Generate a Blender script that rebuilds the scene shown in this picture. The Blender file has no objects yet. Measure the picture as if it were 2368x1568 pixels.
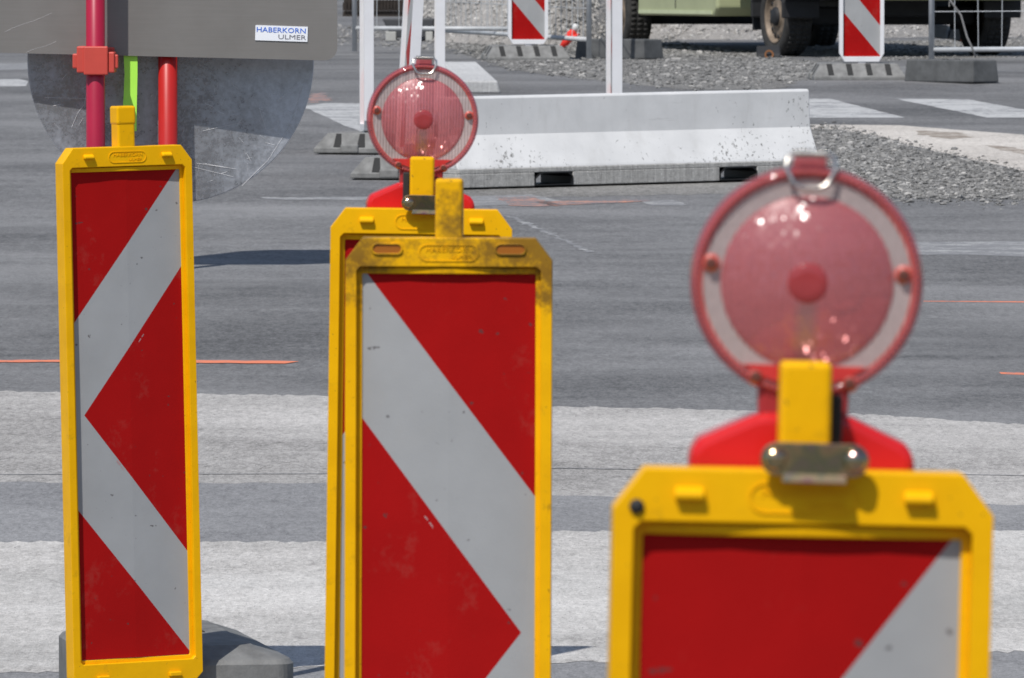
import bpy, bmesh, math, random
from mathutils import Vector, Matrix
R = math.radians
random.seed(7)
scn = bpy.context.scene
COL = scn.collection

# ------------------------------------------------------------------ camera, light, exposure
FPX = 20068.0                      # focal length in units of a 2368 px wide picture
CAMZ = 1.69
PITCH = math.atan(847.0 / FPX)
cam_d = bpy.data.cameras.new('camera')
cam = bpy.data.objects.new('camera', cam_d)
COL.objects.link(cam)
cam.location = (0, 0, CAMZ)
cam.rotation_euler = (math.pi / 2 - PITCH, 0, 0)
cam_d.sensor_width = 36.0
cam_d.lens = 36.0 * FPX / 2368.0
cam_d.clip_start = 0.1
cam_d.clip_end = 3000
cam_d.dof.use_dof = True
cam_d.dof.focus_distance = 24.0
cam_d.dof.aperture_fstop = 0.305 / 0.0086
scn.camera = cam

SUN = Vector((0.31, 0.62, -1.0)).normalized()       # direction the light travels
world = bpy.data.worlds.new('World')
scn.world = world
world.use_nodes = True
wn = world.node_tree
sky = wn.nodes.new('ShaderNodeTexSky')
sky.sky_type = 'NISHITA'
sky.sun_disc = False
sky.sun_elevation = math.asin(-SUN.z)
sky.sun_rotation = math.atan2(-SUN.x, -SUN.y)
bg = wn.nodes['Background']
wn.links.new(sky.outputs['Color'], bg.inputs['Color'])
bg.inputs['Strength'].default_value = 0.10
sd = bpy.data.lights.new('sun', 'SUN')
sd.energy = 4.0
sd.angle = R(0.53)
sd.color = (1.0, 0.965, 0.91)
so = bpy.data.objects.new('sun', sd)
COL.objects.link(so)
so.rotation_euler = SUN.to_track_quat('-Z', 'Y').to_euler()
so.location = (-5, -5, 30)
scn.view_settings.view_transform = 'Standard'
scn.view_settings.look = 'None'
scn.view_settings.exposure = 0.0
scn.view_settings.gamma = 1.0

# ------------------------------------------------------------------ where things stand
M_SLOPE, Y_A, Y_B, M_FAR = 0.0258, 20.0, 57.6, 0.009
def zg(y):
    """height of the ground: level up to the first beacons, then the road climbs"""
    z = M_SLOPE * max(0.0, y - Y_A)
    u = y - Y_B
    if u > 0: z -= (M_SLOPE - M_FAR) * u
    return z

cp, sp_ = math.cos(PITCH), math.sin(PITCH)
def ray(x, y):
    a = (x - 1184.0) / FPX
    b = -(y - 784.0) / FPX
    return Vector((a, cp + b * sp_, -sp_ + b * cp))
def at(x, y, dist):
    r = ray(x, y)
    return Vector((0, 0, CAMZ)) + r * (dist / r.y)
def gnd(x, y):
    """ground point seen in direction x, y"""
    r = ray(x, y)
    lo, hi = 2.0, 400.0
    for _ in range(60):
        m = (lo + hi) / 2
        p = CAMZ + r.z / r.y * m
        if p > zg(m): lo = m
        else: hi = m
    return Vector((r.x / r.y * lo, lo, zg(lo)))

# ------------------------------------------------------------------ material helpers
class NT:
    def __init__(s, name):
        s.m = bpy.data.materials.new(name)
        s.m.use_nodes = True
        s.t = s.m.node_tree
        s.b = s.t.nodes['Principled BSDF']
        s.tc = s.t.nodes.new('ShaderNodeTexCoord')
    def node(s, kind, **kw):
        n = s.t.nodes.new(kind)
        for k, v in kw.items(): setattr(n, k, v)
        return n
    def link(s, a, b): s.t.links.new(a, b)
    def coord(s, scale=(1, 1, 1), rot=(0, 0, 0), out='Object'):
        mp = s.node('ShaderNodeMapping')
        mp.inputs['Scale'].default_value = scale
        mp.inputs['Rotation'].default_value = rot
        s.link(s.tc.outputs[out], mp.inputs['Vector'])
        return mp.outputs['Vector']
    def noise(s, scale, detail=4, rough=0.6, vec=None, dist=0.0):
        n = s.node('ShaderNodeTexNoise')
        n.inputs['Scale'].default_value = scale
        n.inputs['Detail'].default_value = detail
        n.inputs['Roughness'].default_value = rough
        n.inputs['Distortion'].default_value = dist
        s.link(vec if vec is not None else s.tc.outputs['Object'], n.inputs['Vector'])
        return n.outputs['Fac']
    def ramp(s, fac, stops):
        r = s.node('ShaderNodeValToRGB')
        e = r.color_ramp.elements
        while len(e) < len(stops): e.new(0.5)
        for el, (p, c) in zip(e, stops):
            el.position = p
            el.color = tuple(c) + (1,) if not isinstance(c, float) else (c, c, c, 1)
        s.link(fac, r.inputs['Fac'])
        return r.outputs['Color']
    def mix(s, fac, a, b, mode='MIX'):
        n = s.node('ShaderNodeMix', data_type='RGBA', blend_type=mode)
        for sock, v in ((n.inputs[0], fac), (n.inputs[6], a), (n.inputs[7], b)):
            if isinstance(v, (int, float)): sock.default_value = v
            elif isinstance(v, (tuple, list)): sock.default_value = tuple(v) + (1,)
            else: s.link(v, sock)
        return n.outputs[2]
    def math(s, op, a, b=0.0):
        n = s.node('ShaderNodeMath', operation=op)
        for sock, v in ((n.inputs[0], a), (n.inputs[1], b)):
            if isinstance(v, (int, float)): sock.default_value = v
            else: s.link(v, sock)
        return n.outputs[0]
    def base(s, c):
        if isinstance(c, (tuple, list)): s.b.inputs['Base Color'].default_value = tuple(c) + (1,)
        else: s.link(c, s.b.inputs['Base Color'])
    def bump(s, h, strength=0.3, dist=0.01):
        b = s.node('ShaderNodeBump')
        b.inputs['Strength'].default_value = strength
        b.inputs['Distance'].default_value = dist
        s.link(h, b.inputs['Height'])
        s.link(b.outputs['Normal'], s.b.inputs['Normal'])
    def set(s, **kw):
        for k, v in kw.items():
            k = k.replace('_', ' ')
            if isinstance(v, (int, float)): s.b.inputs[k].default_value = v
            elif isinstance(v, tuple): s.b.inputs[k].default_value = v
            else: s.link(v, s.b.inputs[k])

def plain(name, col, rough=0.5, metal=0.0, var=0.12, scale=8.0, spec=0.5, bump=0.0):
    n = NT(name)
    f = n.noise(scale, 5, 0.65)
    lo = tuple(c * (1 - var) for c in col)
    hi = tuple(min(1.0, c * (1 + var)) for c in col)
    n.base(n.ramp(f, [(0.3, lo), (0.7, hi)]))
    n.set(Roughness=rough, Metallic=metal)
    n.b.inputs['Specular IOR Level'].default_value = spec
    if bump: n.bump(n.noise(scale * 12, 3), bump, 0.004)
    return n.m

def mineral(name, dark, light, grain=55, streak=0.5, bump=0.35, rough=0.9, relief_shade=0.55, patches=0.0):
    """asphalt / concrete: grains, patches and long wheel-polished streaks across the view"""
    n = NT(name)
    g = n.noise(grain, 3, 0.75)
    g2 = n.noise(9, 5, 0.7, n.coord((2.4, 0.8, 1)))
    big = n.noise(0.55, 4, 0.6)
    st = n.noise(1.0, 5, 0.62, n.coord((0.5, 3.2, 1), (0, 0, 0.03)))
    st2 = n.noise(1.0, 4, 0.7, n.coord((1.6, 14, 1), (0, 0, -0.05)))
    rel = n.noise(1.0, 3, 0.8, n.coord((75, 13, 1)))  # shading of raised stones painted into the colour as stretched speckle
    rel2 = n.noise(1.0, 3, 0.8, n.coord((30, 6, 1), (0, 0, 0.4)))
    v = n.math('MULTIPLY', n.math('SUBTRACT', g, 0.5), 0.85)
    v = n.math('ADD', v, n.math('MULTIPLY', n.math('SUBTRACT', rel, 0.5), relief_shade * 1.6))
    v = n.math('ADD', v, n.math('MULTIPLY', n.math('SUBTRACT', rel2, 0.5), relief_shade))
    v = n.math('ADD', v, n.math('MULTIPLY', n.math('SUBTRACT', g2, 0.5), 0.5))
    v = n.math('ADD', v, n.math('MULTIPLY', n.math('SUBTRACT', big, 0.5), 1.0))
    v = n.math('ADD', v, n.math('MULTIPLY', n.math('SUBTRACT', st, 0.5), streak * 0.55))
    v = n.math('ADD', v, n.math('MULTIPLY', n.math('SUBTRACT', st2, 0.5), streak * 0.4))
    v = n.math('ADD', v, 0.5)
    c = n.ramp(v, [(0.15, dark), (0.85, light)])
    if patches:
        pa = n.noise(1.0, 5, 0.6, n.coord((0.28, 0.55, 1), (0, 0, 0.15)), 0.6)
        c = n.mix(n.ramp(pa, [(0.48, 0.0), (0.68, 0.42 * patches)]), c, tuple(min(0.8, x * 1.28) for x in light))
        ty = n.noise(1.0, 4, 0.55, n.coord((0.10, 0.38, 1), (0, 0, 0.04)), 0.8)
        c = n.mix(n.ramp(ty, [(0.50, 0.0), (0.66, 0.28 * patches)]), c, tuple(x * 0.85 for x in dark))
        oi = n.noise(1.3, 5, 0.7, n.coord((1, 1, 1), (0, 0, 2.0)))
        c = n.mix(n.ramp(oi, [(0.68, 0.0), (0.76, 0.5 * patches)]), c, tuple(x * 0.6 for x in dark))
    sp = n.noise(120, 2, 0.6)
    c = n.mix(n.ramp(sp, [(0.30, 1.0), (0.36, 0.0)]), c, tuple(x * 0.35 for x in dark))
    sp2 = n.noise(95, 2, 0.6, n.coord((1, 1, 1), (0, 0, 1.1)))
    c = n.mix(n.ramp(sp2, [(0.66, 0.0), (0.72, 0.55)]), c, tuple(min(0.8, x * 1.5) for x in light))
    n.base(c)
    n.set(Roughness=rough)
    n.b.inputs['Specular IOR Level'].default_value = 0.25
    n.bump(n.math('ADD', g, n.noise(160, 2)), bump, 0.008)
    return n.m

MAT = {}
MAT['asphalt'] = mineral('asphalt', (0.076, 0.0765, 0.079), (0.242, 0.241, 0.243), streak=0.5, relief_shade=0.45, patches=1.0)
MAT['dark_asphalt'] = mineral('dark_asphalt', (0.15, 0.15, 0.155), (0.31, 0.31, 0.315), streak=0.25, patches=0.5)
MAT['milled'] = mineral('milled_asphalt', (0.17, 0.163, 0.156), (0.54, 0.52, 0.50), streak=0.45, bump=0.5, relief_shade=0.42, patches=0.5)
MAT['concrete'] = mineral('pale_concrete', (0.25, 0.240, 0.228), (0.66, 0.637, 0.61), streak=0.45, bump=0.5, relief_shade=0.42, patches=0.5)
MAT['sandy'] = mineral('sandy_concrete', (0.36, 0.33, 0.30), (0.68, 0.64, 0.59), streak=0.35)
MAT['grit'] = mineral('grit', (0.10, 0.097, 0.092), (0.33, 0.322, 0.308), streak=0.1, bump=0.8)

def marking(name, col, wear=0.45, under=(0.16, 0.16, 0.17)):
    n = NT(name)
    f = n.noise(26, 6, 0.75)
    f2 = n.noise(3.0, 5, 0.7, n.coord((1, 2.5, 1)))
    s = n.math('ADD', n.math('MULTIPLY', f, 0.6), n.math('MULTIPLY', f2, 0.6))
    k = n.ramp(s, [(wear, 1.0), (wear + 0.12, 0.0)])
    n.base(n.mix(k, tuple(col), under))
    n.set(Roughness=0.8)
    return n.m
MAT['white_mark'] = marking('white_road_paint', (0.47, 0.47, 0.465), 0.50)
MAT['faint_mark'] = marking('worn_road_paint', (0.40, 0.40, 0.395), 0.60, (0.20, 0.20, 0.205))
MAT['orange_mark'] = marking('orange_spray_paint', (0.72, 0.21, 0.11), 0.46)
MAT['faint_orange'] = marking('worn_orange_spray', (0.58, 0.26, 0.17), 0.58)
MAT['brown_stain'] = marking('brown_damp_soil', (0.24, 0.20, 0.16), 0.50, (0.55, 0.50, 0.45))

def yellow(name, dirt):
    n = NT(name)
    f = n.noise(14, 5, 0.6)
    c = n.ramp(f, [(0.3, (0.80, 0.405, 0.0010)), (0.7, (0.90, 0.47, 0.0015))])
    s = n.math('ADD', n.noise(9, 6, 0.75), n.math('MULTIPLY', n.noise(60, 4, 0.7), 0.45))
    c = n.mix(n.ramp(s, [(0.82, 0.0), (1.0, 0.45)]), c, (0.33, 0.17, 0.01))
    fl = n.noise(170, 2, 0.5)
    c = n.mix(n.ramp(fl, [(0.24, 0.75), (0.29, 0.0)]), c, (0.10, 0.06, 0.02))
    if dirt:
        # grime of the top bar: runs along the upper corners of this one frame
        sep = n.node('ShaderNodeSeparateXYZ')
        n.link(n.tc.outputs['Object'], sep.inputs[0])
        hz = n.node('ShaderNodeMapRange')
        hz.inputs['From Min'].default_value = 1.16
        hz.inputs['From Max'].default_value = 1.30
        n.link(sep.outputs['Z'], hz.inputs['Value'])
        ax = n.math('ABSOLUTE', n.math('ADD', sep.outputs['X'], 0.03))
        k = n.math('MULTIPLY', hz.outputs[0], n.math('ADD', 0.30, n.math('MULTIPLY', ax, 4.2)))
        gn = n.math('ADD', n.noise(22, 6, 0.75), n.math('MULTIPLY', n.noise(90, 4, 0.7), 0.3))
        q = n.math('ADD', gn, n.math('MULTIPLY', k, 0.46))
        c = n.mix(n.ramp(q, [(0.76, 0.0), (1.04, 0.8)]), c, (0.080, 0.040, 0.018))
        c = n.mix(n.ramp(n.math('ADD', n.noise(30, 5, 0.7), n.math('MULTIPLY', hz.outputs[0], 0.25)), [(0.55, 0.0), (0.85, 0.2)]), c, (0.45, 0.26, 0.02))
    n.base(c)
    n.set(Roughness=0.42)
    n.b.inputs['Specular IOR Level'].default_value = 0.16
    n.bump(n.noise(45, 4), 0.08, 0.004)
    return n.m
MAT['yellow'] = yellow('yellow_plastic', False)
MAT['yellow_dirty'] = yellow('grimy_yellow_plastic', True)

def sheeting(name, col, spec=0.35):
    n = NT(name)
    f = n.noise(5, 5, 0.6)
    lo = tuple(c * 0.90 for c in col); hi = tuple(min(1, c * 1.06) for c in col)
    c = n.ramp(f, [(0.3, lo), (0.7, hi)])
    sm = n.noise(7, 6, 0.75, n.coord((1, 1, 0.8)))
    c = n.mix(n.ramp(sm, [(0.56, 0.0), (0.80, 0.18)]), c, (0.36, 0.31, 0.24))
    pt = n.noise(85, 2, 0.4)
    c = n.mix(n.ramp(pt, [(0.225, 0.7), (0.26, 0.0)]), c, (0.06, 0.05, 0.05))
    n.base(c)
    n.set(Roughness=0.45)
    n.b.inputs['Specular IOR Level'].default_value = spec
    # fine cells of the retro-reflective film
    vo = n.node('ShaderNodeTexVoronoi')
    vo.inputs['Scale'].default_value = 320
    n.link(n.tc.outputs['Object'], vo.inputs['Vector'])
    n.bump(vo.outputs['Distance'], 0.06, 0.002)
    return n.m
MAT['red_sheet'] = sheeting('red_reflective_film', (0.36, 0.0065, 0.0065), 0.08)
MAT['white_sheet'] = sheeting('white_reflective_film', (0.355, 0.36, 0.365), 0.12)
MAT['tiny_print'] = plain('pale_film_print', (0.42, 0.25, 0.25), 0.5)
MAT['white_plastic'] = plain('white_plastic', (0.74, 0.74, 0.76), 0.45, var=0.06, scale=5)
MAT['red_plastic'] = plain('red_housing_plastic', (0.60, 0.013, 0.014), 0.25, var=0.06)
MAT['neck_plastic'] = plain('dark_red_plastic', (0.36, 0.03, 0.035), 0.3)
MAT['black'] = plain('black_rubber', (0.018, 0.018, 0.019), 0.7)
MAT['screw'] = plain('rusty_screw', (0.17, 0.06, 0.045), 0.5, 0.5)
MAT['zinc'] = plain('zinc_wire', (0.62, 0.58, 0.52), 0.25, 1.0)
MAT['galv'] = plain('galvanised_steel', (0.50, 0.515, 0.53), 0.5, 0.0, var=0.2)
MAT['galv_light'] = plain('bright_galvanised_tube', (0.50, 0.52, 0.54), 0.45, 0.2, var=0.15)
n = NT('yellow_chromated_steel')
n.base(n.ramp(n.noise(28, 3, 0.5, dist=1.5), [(0.3, (0.44, 0.22, 0.23)), (0.45, (0.62, 0.45, 0.24)), (0.6, (0.34, 0.33, 0.20)), (0.75, (0.60, 0.34, 0.36))]))
n.set(Roughness=0.18, Metallic=1.0)
MAT['clamp'] = n.m

# lamp plastics
def lamp_mat(name, col, rough, scale=0, strength=0.0, trans=0.0, clear=0.0, tint=(1, 1, 1), holder=False):
    n = NT(name)
    f = n.noise(26, 4, 0.6)
    n.base(n.ramp(f, [(0.3, tuple(c * 0.88 for c in col)), (0.7, tuple(min(1, c * 1.12) for c in col))]))
    n.set(Roughness=rough)
    n.b.inputs['Coat Weight'].default_value = 0.8
    n.b.inputs['Coat IOR'].default_value = 1.7
    n.b.inputs['Coat Roughness'].default_value = 0.08
    n.b.inputs['Transmission Weight'].default_value = trans
    n.b.inputs['IOR'].default_value = 1.3
    if scale:
        # moulded prism cells: each little facet leans its own way
        vo = n.node('ShaderNodeTexVoronoi')
        vo.inputs['Scale'].default_value = scale
        vo.inputs['Randomness'].default_value = 0.30
        n.link(n.coord((1.0, 1.0, 0.55)), vo.inputs['Vector'])
        geo = n.node('ShaderNodeNewGeometry')
        sub = n.node('ShaderNodeVectorMath', operation='SUBTRACT'); sub.inputs[1].default_value = (0.5, 0.5, 0.5)
        n.link(vo.outputs['Color'], sub.inputs[0])
        scl = n.node('ShaderNodeVectorMath', operation='SCALE'); scl.inputs['Scale'].default_value = strength
        n.link(sub.outputs[0], scl.inputs[0])
        add = n.node('ShaderNodeVectorMath', operation='ADD')
        n.link(geo.outputs['Normal'], add.inputs[0]); n.link(scl.outputs[0], add.inputs[1])
        nrm = n.node('ShaderNodeVectorMath', operation='NORMALIZE'); n.link(add.outputs[0], nrm.inputs[0])
        n.b.inputs['Coat IOR'].default_value = 1.9
        n.b.inputs['Coat Weight'].default_value = 1.0
        n.link(nrm.outputs[0], n.b.inputs['Coat Normal'])
        n.b.inputs['Coat Roughness'].default_value = 0.17
        n.b.inputs['Specular IOR Level'].default_value = 0.9
        # columns of the prisms and, below the middle, the grey bulb holder showing through
        wv = n.node('ShaderNodeTexWave', wave_type='BANDS', bands_direction='X', wave_profile='SIN')
        wv.inputs['Scale'].default_value = 62
        n.link(n.tc.outputs['Object'], wv.inputs['Vector'])
        sepc = n.node('ShaderNodeSeparateColor'); n.link(vo.outputs['Color'], sepc.inputs[0])
        k = n.math('ADD', n.math('MULTIPLY', wv.outputs['Fac'], 0.55), n.math('MULTIPLY', sepc.outputs[0], 0.14))
        cc = n.ramp(k, [(0.05, tuple(c * 0.72 for c in col)), (0.7, tuple(min(1, c * 1.35 + 0.02) for c in col))])
        if holder:
            sp3 = n.node('ShaderNodeSeparateXYZ'); n.link(n.tc.outputs['Object'], sp3.inputs[0])
            inx = n.ramp(n.math('ABSOLUTE', sp3.outputs['X']), [(0.006, 1.0), (0.010, 0.0)])
            inz = n.ramp(n.math('MULTIPLY', sp3.outputs['Z'], -1.0), [(0.010, 0.0), (0.022, 0.75)])
            cc = n.mix(n.math('MULTIPLY', inx, inz), cc, (0.30, 0.20, 0.19))
        n.base(cc)
    if clear:
        t = n.node('ShaderNodeBsdfTransparent')
        t.inputs['Color'].default_value = tuple(tint) + (1,)
        mx = n.node('ShaderNodeMixShader')
        mx.inputs[0].default_value = clear
        out = [x for x in n.t.nodes if x.type == 'OUTPUT_MATERIAL'][0]
        n.link(n.b.outputs[0], mx.inputs[1]); n.link(t.outputs[0], mx.inputs[2]); n.link(mx.outputs[0], out.inputs['Surface'])
    return n.m
MAT['lens'] = lamp_mat('red_lamp_lens', (0.56, 0.145, 0.155), 0.34, 380, 0.40, 0.0, 0.46, (0.95, 0.62, 0.62), True)
MAT['rim'] = lamp_mat('red_lamp_rim', (0.52, 0.125, 0.135), 0.10, 0, 0, 0.0, 0.50, (0.85, 0.5, 0.55))
MAT['rim_edge'] = lamp_mat('red_lamp_edge', (0.55, 0.10, 0.075), 0.25, 0)
MAT['prism_ring'] = lamp_mat('clear_prism_ring', (0.62, 0.52, 0.50), 0.3, 380, 0.10, 0.0, 0.45, (0.90, 0.80, 0.78))
MAT['chord'] = lamp_mat('red_lamp_foot', (0.62, 0.035, 0.03), 0.25)
MAT['hub'] = lamp_mat('red_lamp_hub', (0.46, 0.065, 0.07), 0.4, 0, 0, 0, 0.40, (0.9, 0.4, 0.4))

# ------------------------------------------------------------------ mesh helpers
class MB:
    def __init__(s): s.v, s.f, s.mi = [], [], []
    def add(s, vs, fs, mi=0, mat=None):
        o = len(s.v)
        for v in vs:
            v = Vector(v)
            s.v.append(mat @ v if mat is not None else v)
        for f in fs:
            s.f.append([o + i for i in f]); s.mi.append(mi)
        return s
    def box(s, x0, x1, y0, y1, z0, z1, mi=0, mat=None):
        return s.add([(x0, y0, z0), (x1, y0, z0), (x1, y1, z0), (x0, y1, z0), (x0, y0, z1), (x1, y0, z1), (x1, y1, z1), (x0, y1, z1)],
                     [(0, 3, 2, 1), (4, 5, 6, 7), (0, 1, 5, 4), (1, 2, 6, 5), (2, 3, 7, 6), (3, 0, 4, 7)], mi, mat)
    def prism_y(s, poly, y0, y1, mi=0, mat=None):          # poly in x,z counter-clockwise seen from -y
        k = len(poly)
        vs = [(x, y0, z) for x, z in poly] + [(x, y1, z) for x, z in poly]
        fs = [tuple(range(k)), tuple(range(2 * k - 1, k - 1, -1))]
        for i in range(k):
            j = (i + 1) % k
            fs.append((j, i, i + k, j + k))
        return s.add(vs, fs, mi, mat)
    def prism_x(s, poly, x0, x1, mi=0, mat=None):          # poly in y,z
        k = len(poly)
        vs = [(x0, y, z) for y, z in poly] + [(x1, y, z) for y, z in poly]
        fs = [tuple(range(k)), tuple(range(2 * k - 1, k - 1, -1))]
        for i in range(k):
            j = (i + 1) % k
            fs.append((j, i, i + k, j + k))
        return s.add(vs, fs, mi, mat)
    def ring_y(s, outer, inner, y0, y1, mi=0):
        k = len(outer)
        vs = [(x, y0, z) for x, z in outer] + [(x, y0, z) for x, z in inner] + [(x, y1, z) for x, z in outer] + [(x, y1, z) for x, z in inner]
        fs = []
        for i in range(k):
            j = (i + 1) % k
            fs += [(i, j, j + k, i + k), (j + 2 * k, i + 2 * k, i + 3 * k, j + 3 * k), (j, i, i + 2 * k, j + 2 * k), (i + k, j + k, j + 3 * k, i + 3 * k)]
        return s.add(vs, fs, mi)
    def tube(s, pts, r, seg=10, mi=0, closed=False, cap=True):
        pts = [Vector(p) for p in pts]
        k = len(pts); vs = []; fs = []
        up = None
        for i, p in enumerate(pts):
            if closed: t = pts[(i + 1) % k] - pts[i - 1]
            else: t = pts[min(i + 1, k - 1)] - pts[max(i - 1, 0)]
            t.normalize()
            if up is None or abs(up.dot(t)) > 0.98:
                up = Vector((0, 0, 1)) if abs(t.z) < 0.9 else Vector((1, 0, 0))
            a = t.cross(up).normalized(); b = a.cross(t).normalized(); up = b
            rr = r[i] if isinstance(r, (list, tuple)) else r
            for q in range(seg):
                an = 2 * math.pi * q / seg
                vs.append(p + a * math.cos(an) * rr + b * math.sin(an) * rr)
        last = k if closed else k - 1
        for i in range(last):
            for q in range(seg):
                q2 = (q + 1) % seg; i2 = (i + 1) % k
                fs.append((i * seg + q, i * seg + q2, i2 * seg + q2, i2 * seg + q))
        if cap and not closed:
            fs.append(tuple(range(seg - 1, -1, -1)))
            fs.append(tuple((k - 1) * seg + q for q in range(seg)))
        return s.add(vs, fs, mi)
    def lathe_y(s, prof, seg=64, cx=0, cz=0, mi=0):        # prof: list of (r, y); axis along y
        vs = []; fs = []
        for r, y in prof:
            for q in range(seg):
                an = 2 * math.pi * q / seg
                vs.append((cx + r * math.cos(an), y, cz + r * math.sin(an)))
        for i in range(len(prof) - 1):
            for q in range(seg):
                q2 = (q + 1) % seg
                fs.append((i * seg + q, i * seg + q2, (i + 1) * seg + q2, (i + 1) * seg + q))
        return s.add(vs, fs, mi)
    def lump(s, c, rx, ry, rz, seed=0, rough=0.25, mi=0, rot=0.0):
        rnd = random.Random(seed)
        bm = bmesh.new()
        bmesh.ops.create_icosphere(bm, subdivisions=1, radius=1)
        m = Matrix.Rotation(rot, 3, 'Z')
        vs = []
        for v in bm.verts:
            k = 1 + rnd.uniform(-rough, rough)
            vs.append(Vector(c) + m @ Vector((v.co.x * rx * k, v.co.y * ry * k, v.co.z * rz * k)))
        fs = [[v.index for v in f.verts] for f in bm.faces]
        bm.free()
        return s.add(vs, fs, mi)
    def build(s, name, mats, parent=None, bevel=0.0, smooth=False, seg=2, weld=False, subsurf=0):
        me = bpy.data.meshes.new(name)
        me.from_pydata([tuple(v) for v in s.v], [], s.f)
        if not isinstance(mats, (list, tuple)): mats = [mats]
        for m in mats: me.materials.append(MAT[m] if isinstance(m, str) else m)
        for p, i in zip(me.polygons, s.mi): p.material_index = i
        bm = bmesh.new(); bm.from_mesh(me)
        if weld: bmesh.ops.remove_doubles(bm, verts=bm.verts, dist=1e-5)
        bmesh.ops.recalc_face_normals(bm, faces=bm.faces)
        bm.to_mesh(me); bm.free()
        if smooth:
            for p in me.polygons: p.use_smooth = True
        o = bpy.data.objects.new(name, me)
        COL.objects.link(o)
        if bevel:
            md = o.modifiers.new('bevel', 'BEVEL')
            md.width = bevel; md.segments = seg; md.limit_method = 'ANGLE'; md.angle_limit = R(32)
        if subsurf:
            md = o.modifiers.new('sub', 'SUBSURF'); md.levels = subsurf; md.render_levels = subsurf
        if parent is not None: o.parent = parent
        return o

def tag(o, label=None, cat=None, group=None, kind=None):
    if label: o['label'] = label
    if cat: o['category'] = cat
    if group: o['group'] = group
    if kind: o['kind'] = kind
    return o
def empty(name, loc=(0, 0, 0), rot=(0, 0, 0)):
    o = bpy.data.objects.new(name, None)
    o.empty_display_size = 0.1
    COL.objects.link(o)
    o.location = loc; o.rotation_euler = rot
    return o
def copy_tree(o, parent=None):
    c = o.copy(); COL.objects.link(c)
    if parent is not None: c.parent = parent
    for ch in list(o.children): copy_tree(ch, c)
    return c
def text_mesh(body, size, ext=0.0, align='CENTER', bold=0.0):
    cu = bpy.data.curves.new('text', 'FONT')
    cu.body = body; cu.size = size; cu.extrude = ext; cu.align_x = align; cu.offset = bold
    cu.resolution_u = 2
    o = bpy.data.objects.new('text', cu)
    COL.objects.link(o)
    bpy.context.view_layer.update()
    me = bpy.data.meshes.new_from_object(o.evaluated_get(bpy.context.evaluated_depsgraph_get()))
    bpy.data.objects.remove(o)
    vs = [v.co.copy() for v in me.vertices]; fs = [tuple(p.vertices) for p in me.polygons]
    bpy.data.meshes.remove(me)
    return vs, fs
TXT = Matrix.Rotation(math.pi / 2, 4, 'X')         # text lying in x,y -> standing, read from -y

# ------------------------------------------------------------------ ground, road, markings
g = MB()
ys = [-200, -60, 0] + [10 + i * 0.5 for i in range(40)] + [30 + i * 2 for i in range(40)] + [112, 140, 200, 300, 420]
ys = sorted(set(ys + [Y_B]))
xs = [-250, -60, -20, -8, 0, 8, 20, 60, 250]
vs = [(x, y, zg(y)) for y in ys for x in xs]
fs = []
nx = len(xs)
for j in range(len(ys) - 1):
    for i in range(nx - 1):
        fs.append((j * nx + i, j * nx + i + 1, (j + 1) * nx + i + 1, (j + 1) * nx + i))
g.add(vs, fs)
tag(g.build('road', 'asphalt'), kind='structure')

def sheet(name, pts, mat, lift, ext=0, jag=0.0, sub=0.0, kind='structure'):
    """a thin sheet on the ground whose outline is given by viewing directions"""
    P = [gnd(x, y) for x, y in pts]
    if sub:
        Q = []
        for i, p in enumerate(P):
            q = P[(i + 1) % len(P)]
            k = max(1, int((q - p).length / sub))
            for a in range(k):
                v = p.lerp(q, a / k)
                d = q - p                              # ragged only across the edge, so the outline never crosses itself
                if a and abs(d.x) > abs(d.y): v.y += random.uniform(-jag, jag) * 3
                elif a: v.x += random.uniform(-jag, jag)
                Q.append(v)
        P = Q
    bm = bmesh.new()
    f = bm.faces.new([bm.verts.new((p.x, p.y, 0)) for p in P])
    bmesh.ops.triangulate(bm, faces=[f])
    lift *= 0.15            # paint and thin layers: well under a millimetre apart per step
    ymin = min(p.y for p in P); ymax = max(p.y for p in P)
    for yy in (Y_A, Y_B):
        if ymin < yy < ymax:
            bmesh.ops.bisect_plane(bm, geom=bm.verts[:] + bm.edges[:] + bm.faces[:], dist=1e-5, plane_co=(0, yy, 0), plane_no=(0, 1, 0))
    for v in bm.verts: v.co.z = zg(v.co.y) + lift
    bmesh.ops.recalc_face_normals(bm, faces=bm.faces)
    if sum(f.normal.z for f in bm.faces) < 0: bmesh.ops.reverse_faces(bm, faces=bm.faces)
    me = bpy.data.meshes.new(name); bm.to_mesh(me); bm.free()
    me.materials.append(MAT[mat])
    o = bpy.data.objects.new(name, me); COL.objects.link(o)
    o['kind'] = kind
    return o

X0, X1 = -4500, 7000
sheet('pavement', [(X0, 880), (0, 905), (740, 915), (1290, 940), (1900, 952), (2368, 982), (X1, 1040), (X1, 1190), (2368, 1172), (1290, 1151), (740, 1122), (0, 1120), (X0, 1110)], 'milled', 0.004, sub=0.022, jag=0.012)
sheet('road_strip', [(X0, 1106), (0, 1116), (740, 1118), (1290, 1147), (2368, 1168), (X1, 1186), (X1, 1230), (2368, 1232), (1285, 1234), (750, 1258), (0, 1258), (X0, 1262)], 'dark_asphalt', 0.008, sub=0.05, jag=0.010)
sheet('path', [(X0, 1258), (0, 1254), (750, 1254), (1285, 1230), (2368, 1228), (X1, 1226), (X1, 1480), (2368, 1508), (1285, 1535), (130, 1556), (0, 1558), (X0, 1570)], 'concrete', 0.012, sub=0.022, jag=0.012)
sheet('road_edge', [(X0, 1540), (0, 1530), (130, 1530), (1285, 1500), (2368, 1480), (X1, 1450), (X1, 2000), (2368, 2000), (0, 2000), (X0, 2000)], 'dark_asphalt', 0.006)
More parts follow.
